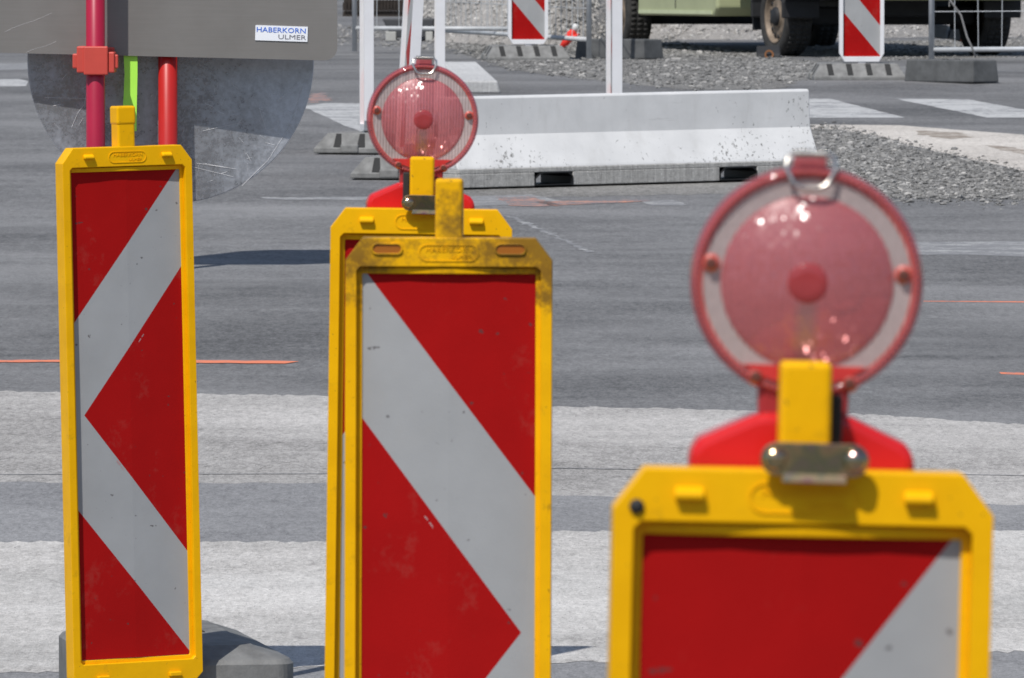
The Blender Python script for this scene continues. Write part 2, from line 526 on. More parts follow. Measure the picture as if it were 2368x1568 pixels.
# a crack along the milled strip
sheet('crack', [(X0, 1090), (0, 1098), (740, 1096), (1290, 1083), (2368, 1100), (X1, 1120), (X1, 1121.5), (2368, 1101.2), (1290, 1084.3), (740, 1097.2), (0, 1099.2), (X0, 1091.2)], 'dark_asphalt', 0.0125)
# sandy concrete strip and crossing
sheet('path', [(1850, 288), (2080, 290), (2368, 312), (2900, 360), (2900, 480), (2560, 440), (2368, 398), (2200, 358), (2040, 322), (1940, 304), (1850, 302)], 'sandy', 0.006, sub=0.15, jag=0.015)
sheet('stain', [(2110, 302), (2210, 306), (2255, 318), (2200, 322), (2120, 312)], 'brown_stain', 0.010, sub=0.1, jag=0.03)
sheet('stain', [(2270, 336), (2330, 340), (2480, 362), (2420, 368), (2310, 346)], 'brown_stain', 0.010, sub=0.1, jag=0.03)
for pts in ([(1780, 228), (1918, 228), (2092, 272), (1790, 272)], [(2068, 228), (2240, 230), (2470, 272), (2284, 272)],
            [(2420, 228), (2590, 228), (2830, 272), (2640, 272)], [(700, 246), (760, 238), (848, 240), (880, 318), (800, 292)]):
    sheet('road_marking', pts, 'white_mark', 0.004, sub=0.15, jag=0.006)
sheet('road_marking', [(-300, 186), (45, 183), (66, 188), (60, 199), (-300, 204)], 'white_mark', 0.004)
sheet('road_marking', [(-300, 150), (70, 146), (78, 160), (-300, 170)], 'faint_mark', 0.004)
sheet('road_marking', [(-400, 835), (135, 833.5), (440, 834), (660, 836), (692, 837), (660, 842), (440, 840.5), (135, 838.5), (-400, 840)], 'orange_mark', 0.016, sub=0.06, jag=0.004)
sheet('road_marking', [(2135, 696), (2368, 697), (2800, 699), (2800, 701), (2368, 699.5), (2135, 697.4)], 'orange_mark', 0.004)
sheet('road_marking', [(2310, 861), (2368, 862), (2700, 866), (2700, 871), (2368, 867), (2315, 865)], 'orange_mark', 0.004)
sheet('road_marking', [(1145, 456), (1235, 456), (1300, 478), (1180, 476)], 'faint_orange', 0.012, sub=0.05, jag=0.02)
sheet('road_marking', [(1240, 467), (1500, 461), (1505, 466), (1270, 476)], 'faint_orange', 0.012, sub=0.1, jag=0.01)
sheet('road_marking', [(1075, 455), (1230, 450), (1330, 472), (1085, 476)], 'faint_mark', 0.008, sub=0.1, jag=0.01)
sheet('road_marking', [(1485, 466), (1555, 462), (1595, 476), (1510, 476)], 'faint_mark', 0.008, sub=0.1, jag=0.02)
sheet('road_marking', [(600, 456), (860, 455), (1000, 460), (860, 463), (620, 461)], 'faint_mark', 0.006, sub=0.1, jag=0.02)
sheet('road_marking', [(1165, 498), (1175, 497), (1260, 530), (1372, 583), (1360, 584), (1250, 534)], 'faint_mark', 0.006, sub=0.04, jag=0.02)
sheet('road_marking', [(720, 218), (745, 214), (770, 232), (715, 238)], 'faint_orange', 0.006, sub=0.1, jag=0.03)
sheet('road_marking', [(2080, 560), (2368, 558), (3200, 560), (3200, 600), (2368, 594), (2100, 590)], 'faint_mark', 0.006, sub=0.2, jag=0.03)

# unseen wooded slope added behind the camera to darken metal reflections
MAT['wood'] = plain('reflection_slope', (0.045, 0.065, 0.030), 0.9, var=0.5, scale=0.3)
hb = MB(); vs = []; fs = []
for i in range(61):
    a = R(200 + 140 * i / 60)
    for j, (r_, z) in enumerate(((90, -0.5), (96, 7), (108, 15), (125, 20), (150, 24))):
        k = 1 + 0.12 * math.sin(i * 1.7 + j) + 0.08 * math.sin(i * 0.6)
        vs.append((r_ * math.cos(a), r_ * math.sin(a), z * k if j else z))
for i in range(60):
    for j in range(4): fs.append((i * 5 + j, i * 5 + j + 1, i * 5 + 6 + j, i * 5 + 5 + j))
hb.add(vs, fs)
tag(hb.build('hill', 'wood', smooth=True), kind='structure')

# ------------------------------------------------------------------ gravel (loose stones nobody could count)
def inside(p, poly):
    c = False; j = len(poly) - 1
    for i in range(len(poly)):
        if (poly[i][1] > p[1]) != (poly[j][1] > p[1]) and p[0] < (poly[j][0] - poly[i][0]) * (p[1] - poly[i][1]) / (poly[j][1] - poly[i][1]) + poly[i][0]: c = not c
        j = i
    return c
_bm = bmesh.new(); bmesh.ops.create_icosphere(_bm, subdivisions=1, radius=1)
ICO_V = [v.co.copy() for v in _bm.verts]; ICO_F = [[v.index for v in f.verts] for f in _bm.faces]; _bm.free()
def stones(name, poly, count, smin, smax, mat, hill=None, base_mat=None, lift=0.004):
    rnd = random.Random(len(poly) * 31 + count)
    W = [gnd(*p) for p in poly]
    P2 = [(p.x, p.y) for p in W]
    xa, xb = min(p[0] for p in P2), max(p[0] for p in P2)
    ya, yb = min(p[1] for p in P2), max(p[1] for p in P2)
    if base_mat: sheet('grit', poly, base_mat, lift, sub=0.2, jag=0.06)
    m = MB(); k = 0
    while k < count:
        x, y = rnd.uniform(xa, xb), rnd.uniform(ya, yb)
        if not inside((x, y), P2): continue
        k += 1
        x += rnd.gauss(0, 0.05); y += rnd.gauss(0, 0.45)
        s = smin * (smax / smin) ** (rnd.random() ** 3.2)
        z = zg(y) + lift * 0.15 + (hill(x, y) if hill else 0)
        rot = Matrix.Rotation(rnd.uniform(0, 6.3), 3, 'Z') @ Matrix.Rotation(rnd.uniform(-0.6, 0.6), 3, 'X')
        sx, sy, sz = s * rnd.uniform(0.8, 1.5), s * rnd.uniform(0.7, 1.1), s * rnd.uniform(0.25, 0.6)
        vs = []
        for v in ICO_V:
            q = rot @ Vector((v.x * sx * rnd.uniform(0.75, 1.2), v.y * sy * rnd.uniform(0.75, 1.2), v.z * sz * rnd.uniform(0.75, 1.2)))
            vs.append((x + q.x, y + q.y, z + sz * 0.4 + q.z))
        m.add(vs, ICO_F)
    o = m.build(name, mat)
    o['kind'] = 'stuff'
    return o
def stone_mat(name, stops):
    n = NT(name)
    geo = n.node('ShaderNodeNewGeometry')
    n.base(n.mix(0.25, n.ramp(geo.outputs['Random Per Island'], stops), n.ramp(n.noise(30, 4), [(0.3, 0.12), (0.7, 0.5)])))
    n.set(Roughness=0.9)
    n.b.inputs['Specular IOR Level'].default_value = 0.2
    return n.m
MAT['stone'] = stone_mat('gravel_stone', [(0.0, (0.08, 0.078, 0.074)), (0.5, (0.185, 0.18, 0.171)), (0.9, (0.31, 0.302, 0.288)), (1.0, (0.52, 0.50, 0.47))])
MAT['pale_grit'] = mineral('pale_grit', (0.20, 0.19, 0.18), (0.44, 0.42, 0.40), grain=25, streak=0.0, bump=1.0)
MAT['pale_stone'] = stone_mat('pale_gravel_stone', [(0.0, (0.24, 0.23, 0.22)), (0.5, (0.38, 0.365, 0.345)), (1.0, (0.58, 0.56, 0.53))])

stones('gravel', [(1840, 300), (1950, 300), (2100, 338), (2368, 402), (2700, 470), (2700, 480), (2368, 461), (1900, 458), (1800, 400)], 20000, 0.003, 0.021, 'stone', base_mat='grit', lift=0.014)
stones('gravel', [(1000, 90), (1120, 78), (1500, 88), (1700, 118), (1900, 146), (1880, 176), (1800, 206), (1560, 206), (1380, 186), (1180, 160), (1060, 120)], 20000, 0.003, 0.024, 'stone', base_mat='grit', lift=0.008)
stones('gravel', [(700, 60), (1000, 62), (1060, 100), (1050, 118), (900, 108), (700, 100)], 1500, 0.007, 0.022, 'stone', lift=0.0)
stones('gravel', [(1880, 100), (2500, 84), (2500, 128), (1900, 142)], 2500, 0.007, 0.022, 'stone', base_mat='grit', lift=0.006)

# a heap of pale gravel at the back: a mound mesh with stones on it
def heap(name, cx, cy, rx, ry, h, nst, seed, smin=0.006, smax=0.028):
    rnd = random.Random(seed)
    root = MB()
    nu, nv = 40, 40
    def hz(u, v):
        d = math.hypot(u, v)
        a = max(0.0, 1 - d)
        return h * min(1, a * 1.5) * (1 + 0.12 * math.sin(7 * u + 3 * v + seed) + 0.09 * math.sin(11 * v - 5 * u))
    vs = []; fs = []
    for j in range(nv + 1):
        for i in range(nu + 1):
            u, v = -1 + 2 * i / nu, -1 + 2 * j / nv
            x, y = cx + u * rx, cy + v * ry
            vs.append((x, y, zg(y) - 0.02 + hz(u, v) + (rnd.uniform(-0.02, 0.02) if hz(u, v) > 0.02 else 0)))
    for j in range(nv):
        for i in range(nu):
            fs.append((j * (nu + 1) + i, j * (nu + 1) + i + 1, (j + 1) * (nu + 1) + i + 1, (j + 1) * (nu + 1) + i))
    root.add(vs, fs, 1)
    k = 0
    while k < nst:
        u, v = rnd.uniform(-1, 1), rnd.uniform(-1, 0.35)
        if u * u + v * v > 1: continue
        k += 1
        x, y = cx + u * rx, cy + v * ry
        s = smin * (smax / smin) ** (rnd.random() ** 1.8)
        z = zg(y) - 0.02 + hz(u, v)
        rot = Matrix.Rotation(rnd.uniform(0, 6.3), 3, 'Z') @ Matrix.Rotation(rnd.uniform(-0.9, 0.9), 3, 'X')
        root.add([Vector((x, y, z + s * 0.25)) + rot @ Vector((w.x * s * rnd.uniform(0.8, 1.4), w.y * s * rnd.uniform(0.7, 1.2), w.z * s * rnd.uniform(0.5, 0.9))) for w in ICO_V], ICO_F)
    o = root.build(name, ['pale_stone', 'pale_grit'])
    o['kind'] = 'stuff'
    return o
c = at(1230, 40, 79)
heap('gravel_heap', c.x, 77.5, 1.15, 6.0, 1.7, 15000, 3)
c = at(1640, 60, 76)
heap('gravel_heap', c.x + 0.2, 78.5, 2.2, 4.5, 0.55, 8000, 5)
c = at(2240, 60, 76)
heap('gravel_heap', c.x, 79.0, 2.4, 3.5, 0.5, 4000, 9)

# ------------------------------------------------------------------ yellow framed beacons
FW, FH, FB = 0.1525, 1.18, 0.13          # half width, frame height, underside above ground
PW, PH = 0.129, 1.066                    # panel half width, panel height
def octo(hw, z0, z1, cx, cz, cb=None):
    cb = cb or (cx, cz)
    return [(-hw + cb[0], z0), (hw - cb[0], z0), (hw, z0 + cb[1]), (hw, z1 - cz), (hw - cx, z1), (-hw + cx, z1), (-hw, z1 - cz), (-hw, z0 + cb[1])]
PATTERN = [(1, [(0, 0), (.97, 0), (0, .31)]),
           (0, [(.97, 0), (1, 0), (1, .199), (.08, .498), (1, .788), (1, .994), (0, .69), (0, .31)]),
           (1, [(1, .199), (1, .788), (.08, .498)]),
           (1, [(0, .69), (1, .994), (1, 1), (0, 1)])]
def striped_panel(name, parent, hw, z0, h, y, mirror, mats=('white_sheet', 'red_sheet'), thick=0.004, crease=0.004):
    m = MB()
    for mi, poly in PATTERN:
        q = [((1 - u if mirror else u), v) for u, v in poly]
        m.add([(-hw + 2 * hw * u, y, z0 + h * (1 - v)) for u, v in q], [tuple(range(len(q)))], mi)
    me_o = m.build(name, list(mats), parent, weld=True)
    me = me_o.data
    bm = bmesh.new(); bm.from_mesh(me)
    bmesh.ops.triangulate(bm, faces=bm.faces)
    bmesh.ops.bisect_plane(bm, geom=bm.verts[:] + bm.edges[:] + bm.faces[:], plane_co=(0, 0, 0), plane_no=(1, 0, 0))
    for v in bm.verts:
        if abs(v.co.x) < 1e-5: v.co.y -= crease
    for f in bm.faces:
        if f.normal.y > 0: f.normal_flip()
    # back of the panel
    b = [bm.verts.new((x, y + thick, z)) for x, z in ((-hw, z0), (hw, z0), (hw, z0 + h), (-hw, z0 + h))]
    bm.faces.new(b[::-1])
    bm.to_mesh(me); bm.free()
    return me_o

def emblem(parent, mat, zc, y):
    """raised oval with the two moulded lines of lettering"""
    m = MB()
    def capsule(hw, hh):
        pts = []
        for q in range(9): a = -math.pi / 2 + math.pi * q / 8; pts.append((hw - hh + hh * math.cos(a), zc + hh * math.sin(a)))
        for q in range(9): a = math.pi / 2 + math.pi * q / 8; pts.append((-hw + hh + hh * math.cos(a), zc + hh * math.sin(a)))
        return pts
    m.ring_y(capsule(0.0445, 0.0125), capsule(0.0430, 0.0110), y - 0.0012, y + 0.001)
    for body, size, x, dz, al in (('HABERKORN', 0.0105, -0.034, 0.0015, 'LEFT'), ('ULMER', 0.0085, 0.034, -0.0080, 'RIGHT')):
        v, f = text_mesh(body, size, 0.0006, al)
        m.add(v, f, 0, Matrix.Translation((x, y - 0.0004, zc + dz)) @ Matrix.Scale(1.12 if al == 'LEFT' else 1.2, 4, (1, 0, 0)) @ TXT)
    return m.build('emblem', mat, parent)

def yellow_beacon(label, loc, yaw, lean, mirror, mat='yellow', slots=False, cap_seam=False, logo=True, pitch=0.0):
    root = empty('barrier_board', loc, (pitch, lean, yaw))
    tag(root, label, 'traffic beacon', 'yellow framed striped beacons')
    zt, zb = FB + FH, FB
    m = MB()
    m.ring_y(octo(FW, zb, zt, 0.025, 0.033, (0.022, 0.022)), octo(FW - 0.0165, zb + 0.052, zt - 0.043, 0.006, 0.006), -0.022, 0.022)
    m.ring_y(octo(FW - 0.016, zb + 0.0515, zt - 0.0425, 0.006, 0.006), octo(PW - 0.001, zb + 0.060, zt - 0.0525, 0.002, 0.002), -0.0085, 0.0085)
    # bowed lip under the top bar
    k = 16; vs = []; fs = []
    for i in range(k + 1):
        t = -1 + 2 * i / k
        b = 0.0105 * (1 - abs(t) ** 1.6)
        x = t * (PW - 0.002)
        vs += [(x, -0.009 - b, zt - 0.0445), (x, -0.009 - b * 0.9, zt - 0.0535), (x, 0.004, zt - 0.0535), (x, 0.004, zt - 0.0445)]
    for i in range(k):
        for q in range(4):
            q2 = (q + 1) % 4
            fs.append((i * 4 + q, i * 4 + q2, (i + 1) * 4 + q2, (i + 1) * 4 + q))
    m.add(vs, fs)
    # foot post
    fr = m.build('frame', mat, root, bevel=0.0045, seg=3)
    f2 = MB().box(-0.030, 0.030, -0.018, 0.018, 0.02, zb + 0.004)
    f2.build('foot_post', mat, root, bevel=0.003)
    st = MB()
    st.box(-0.0205, 0.0205, -0.0205, 0.0205, zt - 0.012, zt + 0.087)
    if cap_seam:
        st.box(-0.0222, 0.0222, -0.0222, 0.0222, zt + 0.048, zt + 0.0885)
    st.build('stem', mat, root, bevel=0.005, seg=3)
    for s in (-1, 1):
        if slots:
            sl = MB()
            pts = []
            for q in range(7): a = -math.pi / 2 + math.pi * q / 6; pts.append((0.0145 + 0.0065 * math.cos(a), 0.0065 * math.sin(a)))
            for q in range(7): a = math.pi / 2 + math.pi * q / 6; pts.append((-0.0145 + 0.0065 * math.cos(a), 0.0065 * math.sin(a)))
            po = [(s * 0.091 + x, zt - 0.0165 + z) for x, z in pts]
            sl.prism_y(po, -0.0228, -0.0215)
            o = sl.build('slot', 'slot_orange', root)
            lip = MB()
            pi_ = [(s * 0.091 + x * 1.12, zt - 0.0165 + z * 1.28) for x, z in pts]
            lip.ring_y(pi_, po, -0.0250, -0.0215)
            lip.build('slot_rim', mat, o, bevel=0.0006)
        else:
            pg = MB()
            pg.add([(s * 0.092 - 0.012, -0.021, zt - 0.0135), (s * 0.092 + 0.012, -0.021, zt - 0.0135), (s * 0.092 + 0.012, -0.0305, zt - 0.0185), (s * 0.092 - 0.012, -0.0305, zt - 0.0185),
                    (s * 0.092 - 0.012, -0.021, zt - 0.0245), (s * 0.092 + 0.012, -0.021, zt - 0.0245), (s * 0.092 + 0.012, -0.0305, zt - 0.0245), (s * 0.092 - 0.012, -0.0305, zt - 0.0245)],
                   [(0, 1, 2, 3), (7, 6, 5, 4), (3, 2, 6, 7), (1, 0, 4, 5), (0, 3, 7, 4), (2, 1, 5, 6)])
            pg.build('peg', mat, root, bevel=0.0022)
        pb = MB().box(s * 0.085 - 0.014, s * 0.085 + 0.014, -0.032, -0.021, zb + 0.016, zb + 0.026)
        pb.build('peg', mat, root, bevel=0.002)
    if logo: emblem(root, mat, zt - 0.0225, -0.022)
    pn = striped_panel('panel', root, PW, zb + 0.061, PH, -0.0055, mirror)
    # rows of tiny print along the stripe edges
    def along(u0, v0, u1, v1, n_, side):
        pr = MB(); rnd = random.Random(n_)
        for i in range(n_):
            t = i / n_
            if 0.42 < t < 0.46 or rnd.random() < 0.12: continue
            wide = 0.0042 if t > 0.8 else 0.0020
            u, v = u0 + (u1 - u0) * t, v0 + (v1 - v0) * t
            if mirror: u = 1 - u
            cx, cz = -PW + 2 * PW * u, zb + 0.061 + PH * (1 - v)
            a = math.atan2(-(v1 - v0) * PH, (u1 - u0) * 2 * PW * (-1 if mirror else 1))
            M4 = Matrix.Translation((cx, -0.0088, cz)) @ Matrix.Rotation(-a, 4, 'Y')
            hw = 0.0018
            pr.add([(-hw, 0, -wide / 2), (hw, 0, -wide / 2), (hw, 0, wide / 2), (-hw, 0, wide / 2)], [(0, 1, 2, 3)], 0, M4)
        pr.build('fine_print', 'tiny_print', pn)
    along(.63, .338, .44, .400, 22, 1)
    along(.55, .646 + 0.012, .36, .592, 22, 1) if not mirror else along(.60, .660, .40, .596, 22, 1)
    return root
n = NT('slot_inside'); n.base((0.34, 0.105, 0.002)); n.set(Roughness=0.5); MAT['slot_orange'] = n.m

# the rubber foot under a beacon
MAT['rubber_base'] = plain('grey_recycled_plastic', (0.16, 0.16, 0.156), 0.75, var=0.3, scale=14, bump=0.25)
MAT['dark_hole'] = plain('dark_recess', (0.03, 0.03, 0.03), 0.9)
def humped_base(label, loc, yaw):
    root = empty('beacon_base', loc, (0, 0, yaw))
    tag(root, label, 'beacon base', 'rubber feet under the yellow beacons')
    m = MB()
    # rounded rectangle rings: (half x, half y, z)
    def rr(hx, hy, z, r=0.07, k=6):
        out = []
        for cx, cy, a0 in ((hx - r, hy - r, 0), (-hx + r, hy - r, 90), (-hx + r, -hy + r, 180), (hx - r, -hy + r, 270)):
            for q in range(k + 1):
                a = R(a0 + 90 * q / k); out.append((cx + r * math.cos(a), cy + r * math.sin(a), z))
        return out
    rings = [rr(0.255, 0.40, 0.012, .05), rr(0.262, 0.41, 0.02, .05), rr(0.262, 0.41, 0.148, .05), rr(0.252, 0.40, 0.157, .045), rr(0.165, 0.335, 0.178, .03), rr(0.158, 0.328, 0.181, .03)]
    k = len(rings[0]); vs = []; fs = []
    for r_ in rings: vs += r_
    for j in range(len(rings) - 1):
        for i in range(k):
            i2 = (i + 1) % k
            fs.append((j * k + i, j * k + i2, (j + 1) * k + i2, (j + 1) * k + i))
    fs.append(tuple(range(k - 1, -1, -1))); fs.append(tuple((len(rings) - 1) * k + i for i in range(k)))
    m.add(vs, fs)
    m.build('body', 'rubber_base', root)
    for x, y, w, d in ((0.05, 0.22, 0.03, 0.02), (-0.05, 0.22, 0.03, 0.02), (0.0, 0.12, 0.05, 0.03), (0.07, 0.05, 0.02, 0.05)):
        MB().box(x - w, x + w, y - d, y + d, 0.178, 0.1835).build('slot', 'dark_hole', root, bevel=0.004)
    MB().box(-0.055, 0.055, 0.17, 0.24, 0.165, 0.20).build('lifting_grip', 'rubber_base', root, bevel=0.012)
    return root

# ------------------------------------------------------------------ warning lamps
LR = 0.094
def warning_lamp(label, loc, yaw, lean, strip=1):
    """origin = middle of the frame's top edge of the beacon it is clamped to"""
    root = empty('warning_lamp', loc, (0, lean, yaw))
    tag(root, label, 'warning lamp', 'round red warning lamps')
    cz, cy = 0.149, 0.058                      # centre of the lens
    # housing
    m = MB()
    m.prism_y([(-0.090, -0.13), (0.090, -0.13), (0.091, 0.012), (0.083, 0.021), (0.040, 0.041), (0.030, 0.043), (-0.030, 0.043), (-0.040, 0.041), (-0.083, 0.021), (-0.091, 0.012)], 0.026, 0.098)
    m.build('housing', 'red_plastic', root, bevel=0.008, seg=3)
    nk = MB().prism_y([(-0.036, 0.035), (0.036, 0.035), (0.037, 0.066), (-0.037, 0.066)], 0.038, 0.08)
    nk.build('neck', 'neck_plastic', root, bevel=0.004)
    MB().box(*((0.0212, 0.0305) if strip > 0 else (-0.0315, -0.0212)), 0.0, 0.03, 0.012, 0.060).build('rubber_strip', 'black', root, bevel=0.002)
    # head
    head = MB().lathe_y([(0.0855, -0.020), (0.0880, -0.0240), (0.091, -0.022), (0.094, -0.014), (0.094, 0.014), (0.091, 0.022), (0.0880, 0.0240), (0.0855, 0.020), (0.0855, -0.020)], 96).build('rim', 'rim', root, smooth=True)
    head.location = (0, cy, cz)
    e = MB().lathe_y([(0.0845, -0.0185), (0.0845, -0.0212), (0.0862, -0.0212), (0.0862, -0.0185)], 96).build('rim_edge', 'rim_edge', head, smooth=False)
    # beads of the bayonet seam round the rim
    bd = MB()
    for q in range(120):
        a = 2 * math.pi * q / 120
        x, z = 0.0893 * math.cos(a), 0.0893 * math.sin(a)
        bd.box(x - 0.0011, x + 0.0011, -0.0252, -0.0225, z - 0.0011, z + 0.0011)
    bd.build('seam', 'rim_edge', head, bevel=0.0004, seg=1)
    rg = MB().lathe_y([(0.0858, -0.0195), (0.069, -0.0195), (0.069, 0.0195), (0.0858, 0.0195), (0.0858, -0.0195)], 96).build('prism_ring', 'prism_ring', root)
    rg.location = (0, cy, cz)
    dome = [(0.0700, -0.0165), (0.0698, -0.0205), (0.0690, -0.0212)]
    for i in range(1, 13):
        r = 0.069 * (1 - i / 13)
        dome.append((r, -0.0212 - 0.0185 * (1 - (r / 0.069) ** 2)))
    dome.append((0.0002, -0.0397))
    ln = MB().lathe_y(dome, 96)
    ln.lathe_y([(r, -y) for r, y in dome], 96)
    l = ln.build('lens', 'lens', root, smooth=True)
    l.location = (0, cy, cz)
    ho = MB().lathe_y([(0.0165, -0.034), (0.0163, -0.0386), (0.015, -0.0397), (0.008, -0.0400), (0.0002, -0.0401)], 40).build('hub', 'hub', root, smooth=True)
    ho.location = (0, cy, cz)
    # red foot segment of the head
    a0 = math.asin(0.067 / 0.0835)
    arc = []
    for q in range(25):
        a = math.pi + a0 + (math.pi - 2 * a0) * q / 24
        arc.append((0.0835 * math.cos(a), 0.0835 * math.sin(a)))
    sg = MB().prism_y(arc, -0.0232, 0.0232).build('foot_segment', 'chord', root)
    sg.location = (0, cy, cz)
    # post of the lamp holder seen through the lens
    for x, z in ((-0.078, 0.0135), (0.0775, 0.0085), (-0.039, -0.077), (0.0365, -0.0805)):
        s = MB().lathe_y([(0.0046, -0.0170), (0.0046, -0.0265), (0.0036, -0.0275), (0.0002, -0.0275)], 14).build('screw', 'screw', root)
        s.location = (x, cy, cz + z)
        b = MB().lathe_y([(0.0075, -0.0170), (0.0075, -0.0215), (0.0046, -0.0235), (0.0046, -0.018)], 18).build('screw_boss', 'rim_edge', s)
    # carrying ring on top with its little coil
    lug = MB().prism_y([(-0.016, -0.020), (0.016, -0.020), (0.013, 0.008), (-0.013, 0.008)], -0.012, 0.012).build('lug', 'rim', root, bevel=0.003)
    lug.location = (0, cy, cz + LR)
    w = MB()
    pth = [(-0.015, 0.0105), (0.015, 0.0105), (0.0195, 0.006), (0.020, -0.001), (0.0135, -0.0135), (0.007, -0.0165), (-0.007, -0.0165), (-0.0135, -0.0135), (-0.020, -0.001), (-0.0195, 0.006)]
    w.tube([(x, -0.030 + 0.28 * z, z) for x, z in pth], 0.0021, 8, closed=True)
    coil = [(-0.013 + 0.026 * i / 72, -0.027 + 0.0028 * math.sin(i * 2 * math.pi / 9), 0.0105 + 0.0028 * math.cos(i * 2 * math.pi / 9)) for i in range(73)]
    w.tube(coil, 0.0013, 5)
    ww = w.build('wire_handle', 'zinc', root, smooth=True)
    ww.location = (0, cy + 0.004, cz + LR - 0.001)
    # clamp plate over the stem
    c = MB()
    def caps(hw, hh, zc, xc, k=8):
        pts = []
        for q in range(k + 1): a = -math.pi / 2 + math.pi * q / k; pts.append((xc + hw - hh + hh * math.cos(a), zc + hh * math.sin(a)))
        for q in range(k + 1): a = math.pi / 2 + math.pi * q / k; pts.append((xc - hw + hh + hh * math.cos(a), zc + hh * math.sin(a)))
        return pts
    c.prism_y(caps(0.0435, 0.0135, 0.010, 0.008), -0.0375, -0.0345)
    c.add([(-0.018, -0.0374, -0.0005), (0.034, -0.0374, -0.0005), (0.034, -0.0350, -0.0028), (-0.018, -0.0350, -0.0028), (-0.018, -0.0425, -0.0075), (0.034, -0.0425, -0.0075), (0.034, -0.0415, -0.0092), (-0.018, -0.0415, -0.0092)],
          [(0, 1, 5, 4), (3, 7, 6, 2), (4, 5, 6, 7), (0, 4, 7, 3), (1, 2, 6, 5), (0, 3, 2, 1)])
    cl = c.build('clamp_plate', 'clamp', root, bevel=0.0012)
    for x in (-0.024, 0.040):
        b = MB()
        b.lathe_y([(0.0095, -0.0370), (0.0092, -0.0400), (0.0070, -0.0425), (0.0035, -0.0437), (0.0002, -0.0440)], 20, x, 0.010)
        b.tube([(x, -0.042, 0.010), (x, 0.034, 0.010)], 0.004, 10)
        b.build('bolt', 'clamp', root, smooth=True)
    return root

def place(xc, s, ytop, yaw, lean, mirror, label, **kw):
    """beacon of scale s (px per m) whose frame top is at xc, ytop; its foot height follows from that"""
    D = FPX / s
    p = at(xc, ytop, D)
    base_z = p.z - (FB + FH)
    fx = p.x - math.tan(lean) * (FB + FH)
    b = yellow_beacon(label, (fx, D, base_z), yaw, lean, mirror, **kw)
    top = Vector((fx, D, base_z)) + Matrix.Rotation(yaw, 3, 'Z') @ Matrix.Rotation(lean, 3, 'Y') @ Vector((0, 0, FB + FH))
    return b, top, (fx, D, zg(D))

bL, tL, gL = place(283, 1058, 338, R(25), R(-1.25), False, 'lampless yellow framed beacon in front of the grey sign and crimson pole', cap_seam=True)
bB, tB, gB = place(975, 1377, 482, R(0.8), R(0.8), False, 'yellow beacon carrying a warning lamp, mostly hidden behind a grimier beacon')
bC, tC, gC = place(1039, 1567, 549, R(-1.5), R(0.2), True, 'grimy yellow framed beacon with brown dirt on its top bar and no lamp', mat='yellow_dirty', slots=True)
bR, tR, gR = place(1857, 2885, 1085, R(2), R(1.3), False, 'nearest and largest yellow beacon, carrying the big blurred lamp')
_s = MB().lathe_y([(0.0062, -0.021), (0.0060, -0.0245), (0.0035, -0.0265), (0.0002, -0.027)], 16, -0.134, FB + FH - 0.031).build('screw', 'black', bR, smooth=True)
warning_lamp('sharper round red warning lamp on the yellow beacon before the white concrete barrier', tB, R(3), R(1.5), -1)
warning_lamp('large blurred round red warning lamp on the nearest beacon', tR, R(0), R(1.7))
humped_base('grey rubber base plate under the beacon before the grey sign', (gL[0] + 0.060, gL[1] + 0.56, 0.0), R(10)).scale = (0.80, 1.15, 1.12)
humped_base('grey rubber base plate under the yellow beacon with the sharper lamp', (gB[0], gB[1], 0.0), R(8))
humped_base('grey rubber base plate under the grimy yellow beacon', (gC[0], gC[1], 0.0), R(-6)).scale = (1, 1, 1)
humped_base('grey rubber base plate under the nearest yellow beacon', (gR[0], gR[1], 0.0), R(4))

# ------------------------------------------------------------------ temporary road signs seen from behind
MAT['pole_red'] = plain('crimson_painted_tube', (0.38, 0.010, 0.042), 0.35, var=0.08)
MAT['pole_reflection'] = plain('scarlet_reflection_tone', (0.50, 0.018, 0.014), 0.35, var=0.08)
MAT['clamp_red'] = plain('red_clip_plastic', (0.58, 0.070, 0.050), 0.45, var=0.08)
MAT['lime'] = plain('lime_reflection_tone', (0.47, 0.98, 0.10), 0.4, var=0.06)
n = NT('brushed_aluminium_back')
br = n.noise(1.0, 4, 0.7, n.coord((6, 6, 160)))
c = n.ramp(n.math('ADD', n.math('MULTIPLY', n.noise(4, 4), 0.7), n.math('MULTIPLY', br, 0.3)), [(0.3, (0.212, 0.199, 0.184)), (0.7, (0.28, 0.265, 0.248))])
n.base(c); n.set(Roughness=0.42, Metallic=0.35)
MAT['alu'] = n.m
n = NT('scratched_metal_disc')
a = n.noise(7, 7, 0.78)
b = n.noise(75, 5, 0.8)
sep = n.node('ShaderNodeSeparateXYZ'); n.link(n.tc.outputs['Object'], sep.inputs[0])
side = n.node('ShaderNodeMapRange'); side.inputs['From Min'].default_value = 0.08; side.inputs['From Max'].default_value = 0.34
side.inputs['To Max'].default_value = 0.16
n.link(sep.outputs['X'], side.inputs['Value'])
s = n.math('ADD', n.math('ADD', n.math('MULTIPLY', a, 0.55), n.math('MULTIPLY', b, 0.45)), side.outputs[0])
k = n.ramp(s, [(0.44, 0.0), (0.70, 0.9)])
k2 = n.ramp(n.noise(60, 3, 0.6), [(0.68, 0.0), (0.74, 0.9)])
c = n.mix(k, (0.31, 0.32, 0.345), (0.62, 0.64, 0.68))
n.base(n.mix(k2, c, (0.55, 0.56, 0.58)))
n.set(Metallic=0.6, Roughness=n.ramp(s, [(0.45, 0.22), (0.7, 0.6)]))
n.bump(n.noise(5, 3), 0.15, 0.01)
MAT['disc'] = n.m
MAT['scratch'] = plain('bare_scratch', (0.66, 0.66, 0.67), 0.5)

DS = 20.07
SP = FPX / DS
pc = at(221, 220, DS - 0.094)
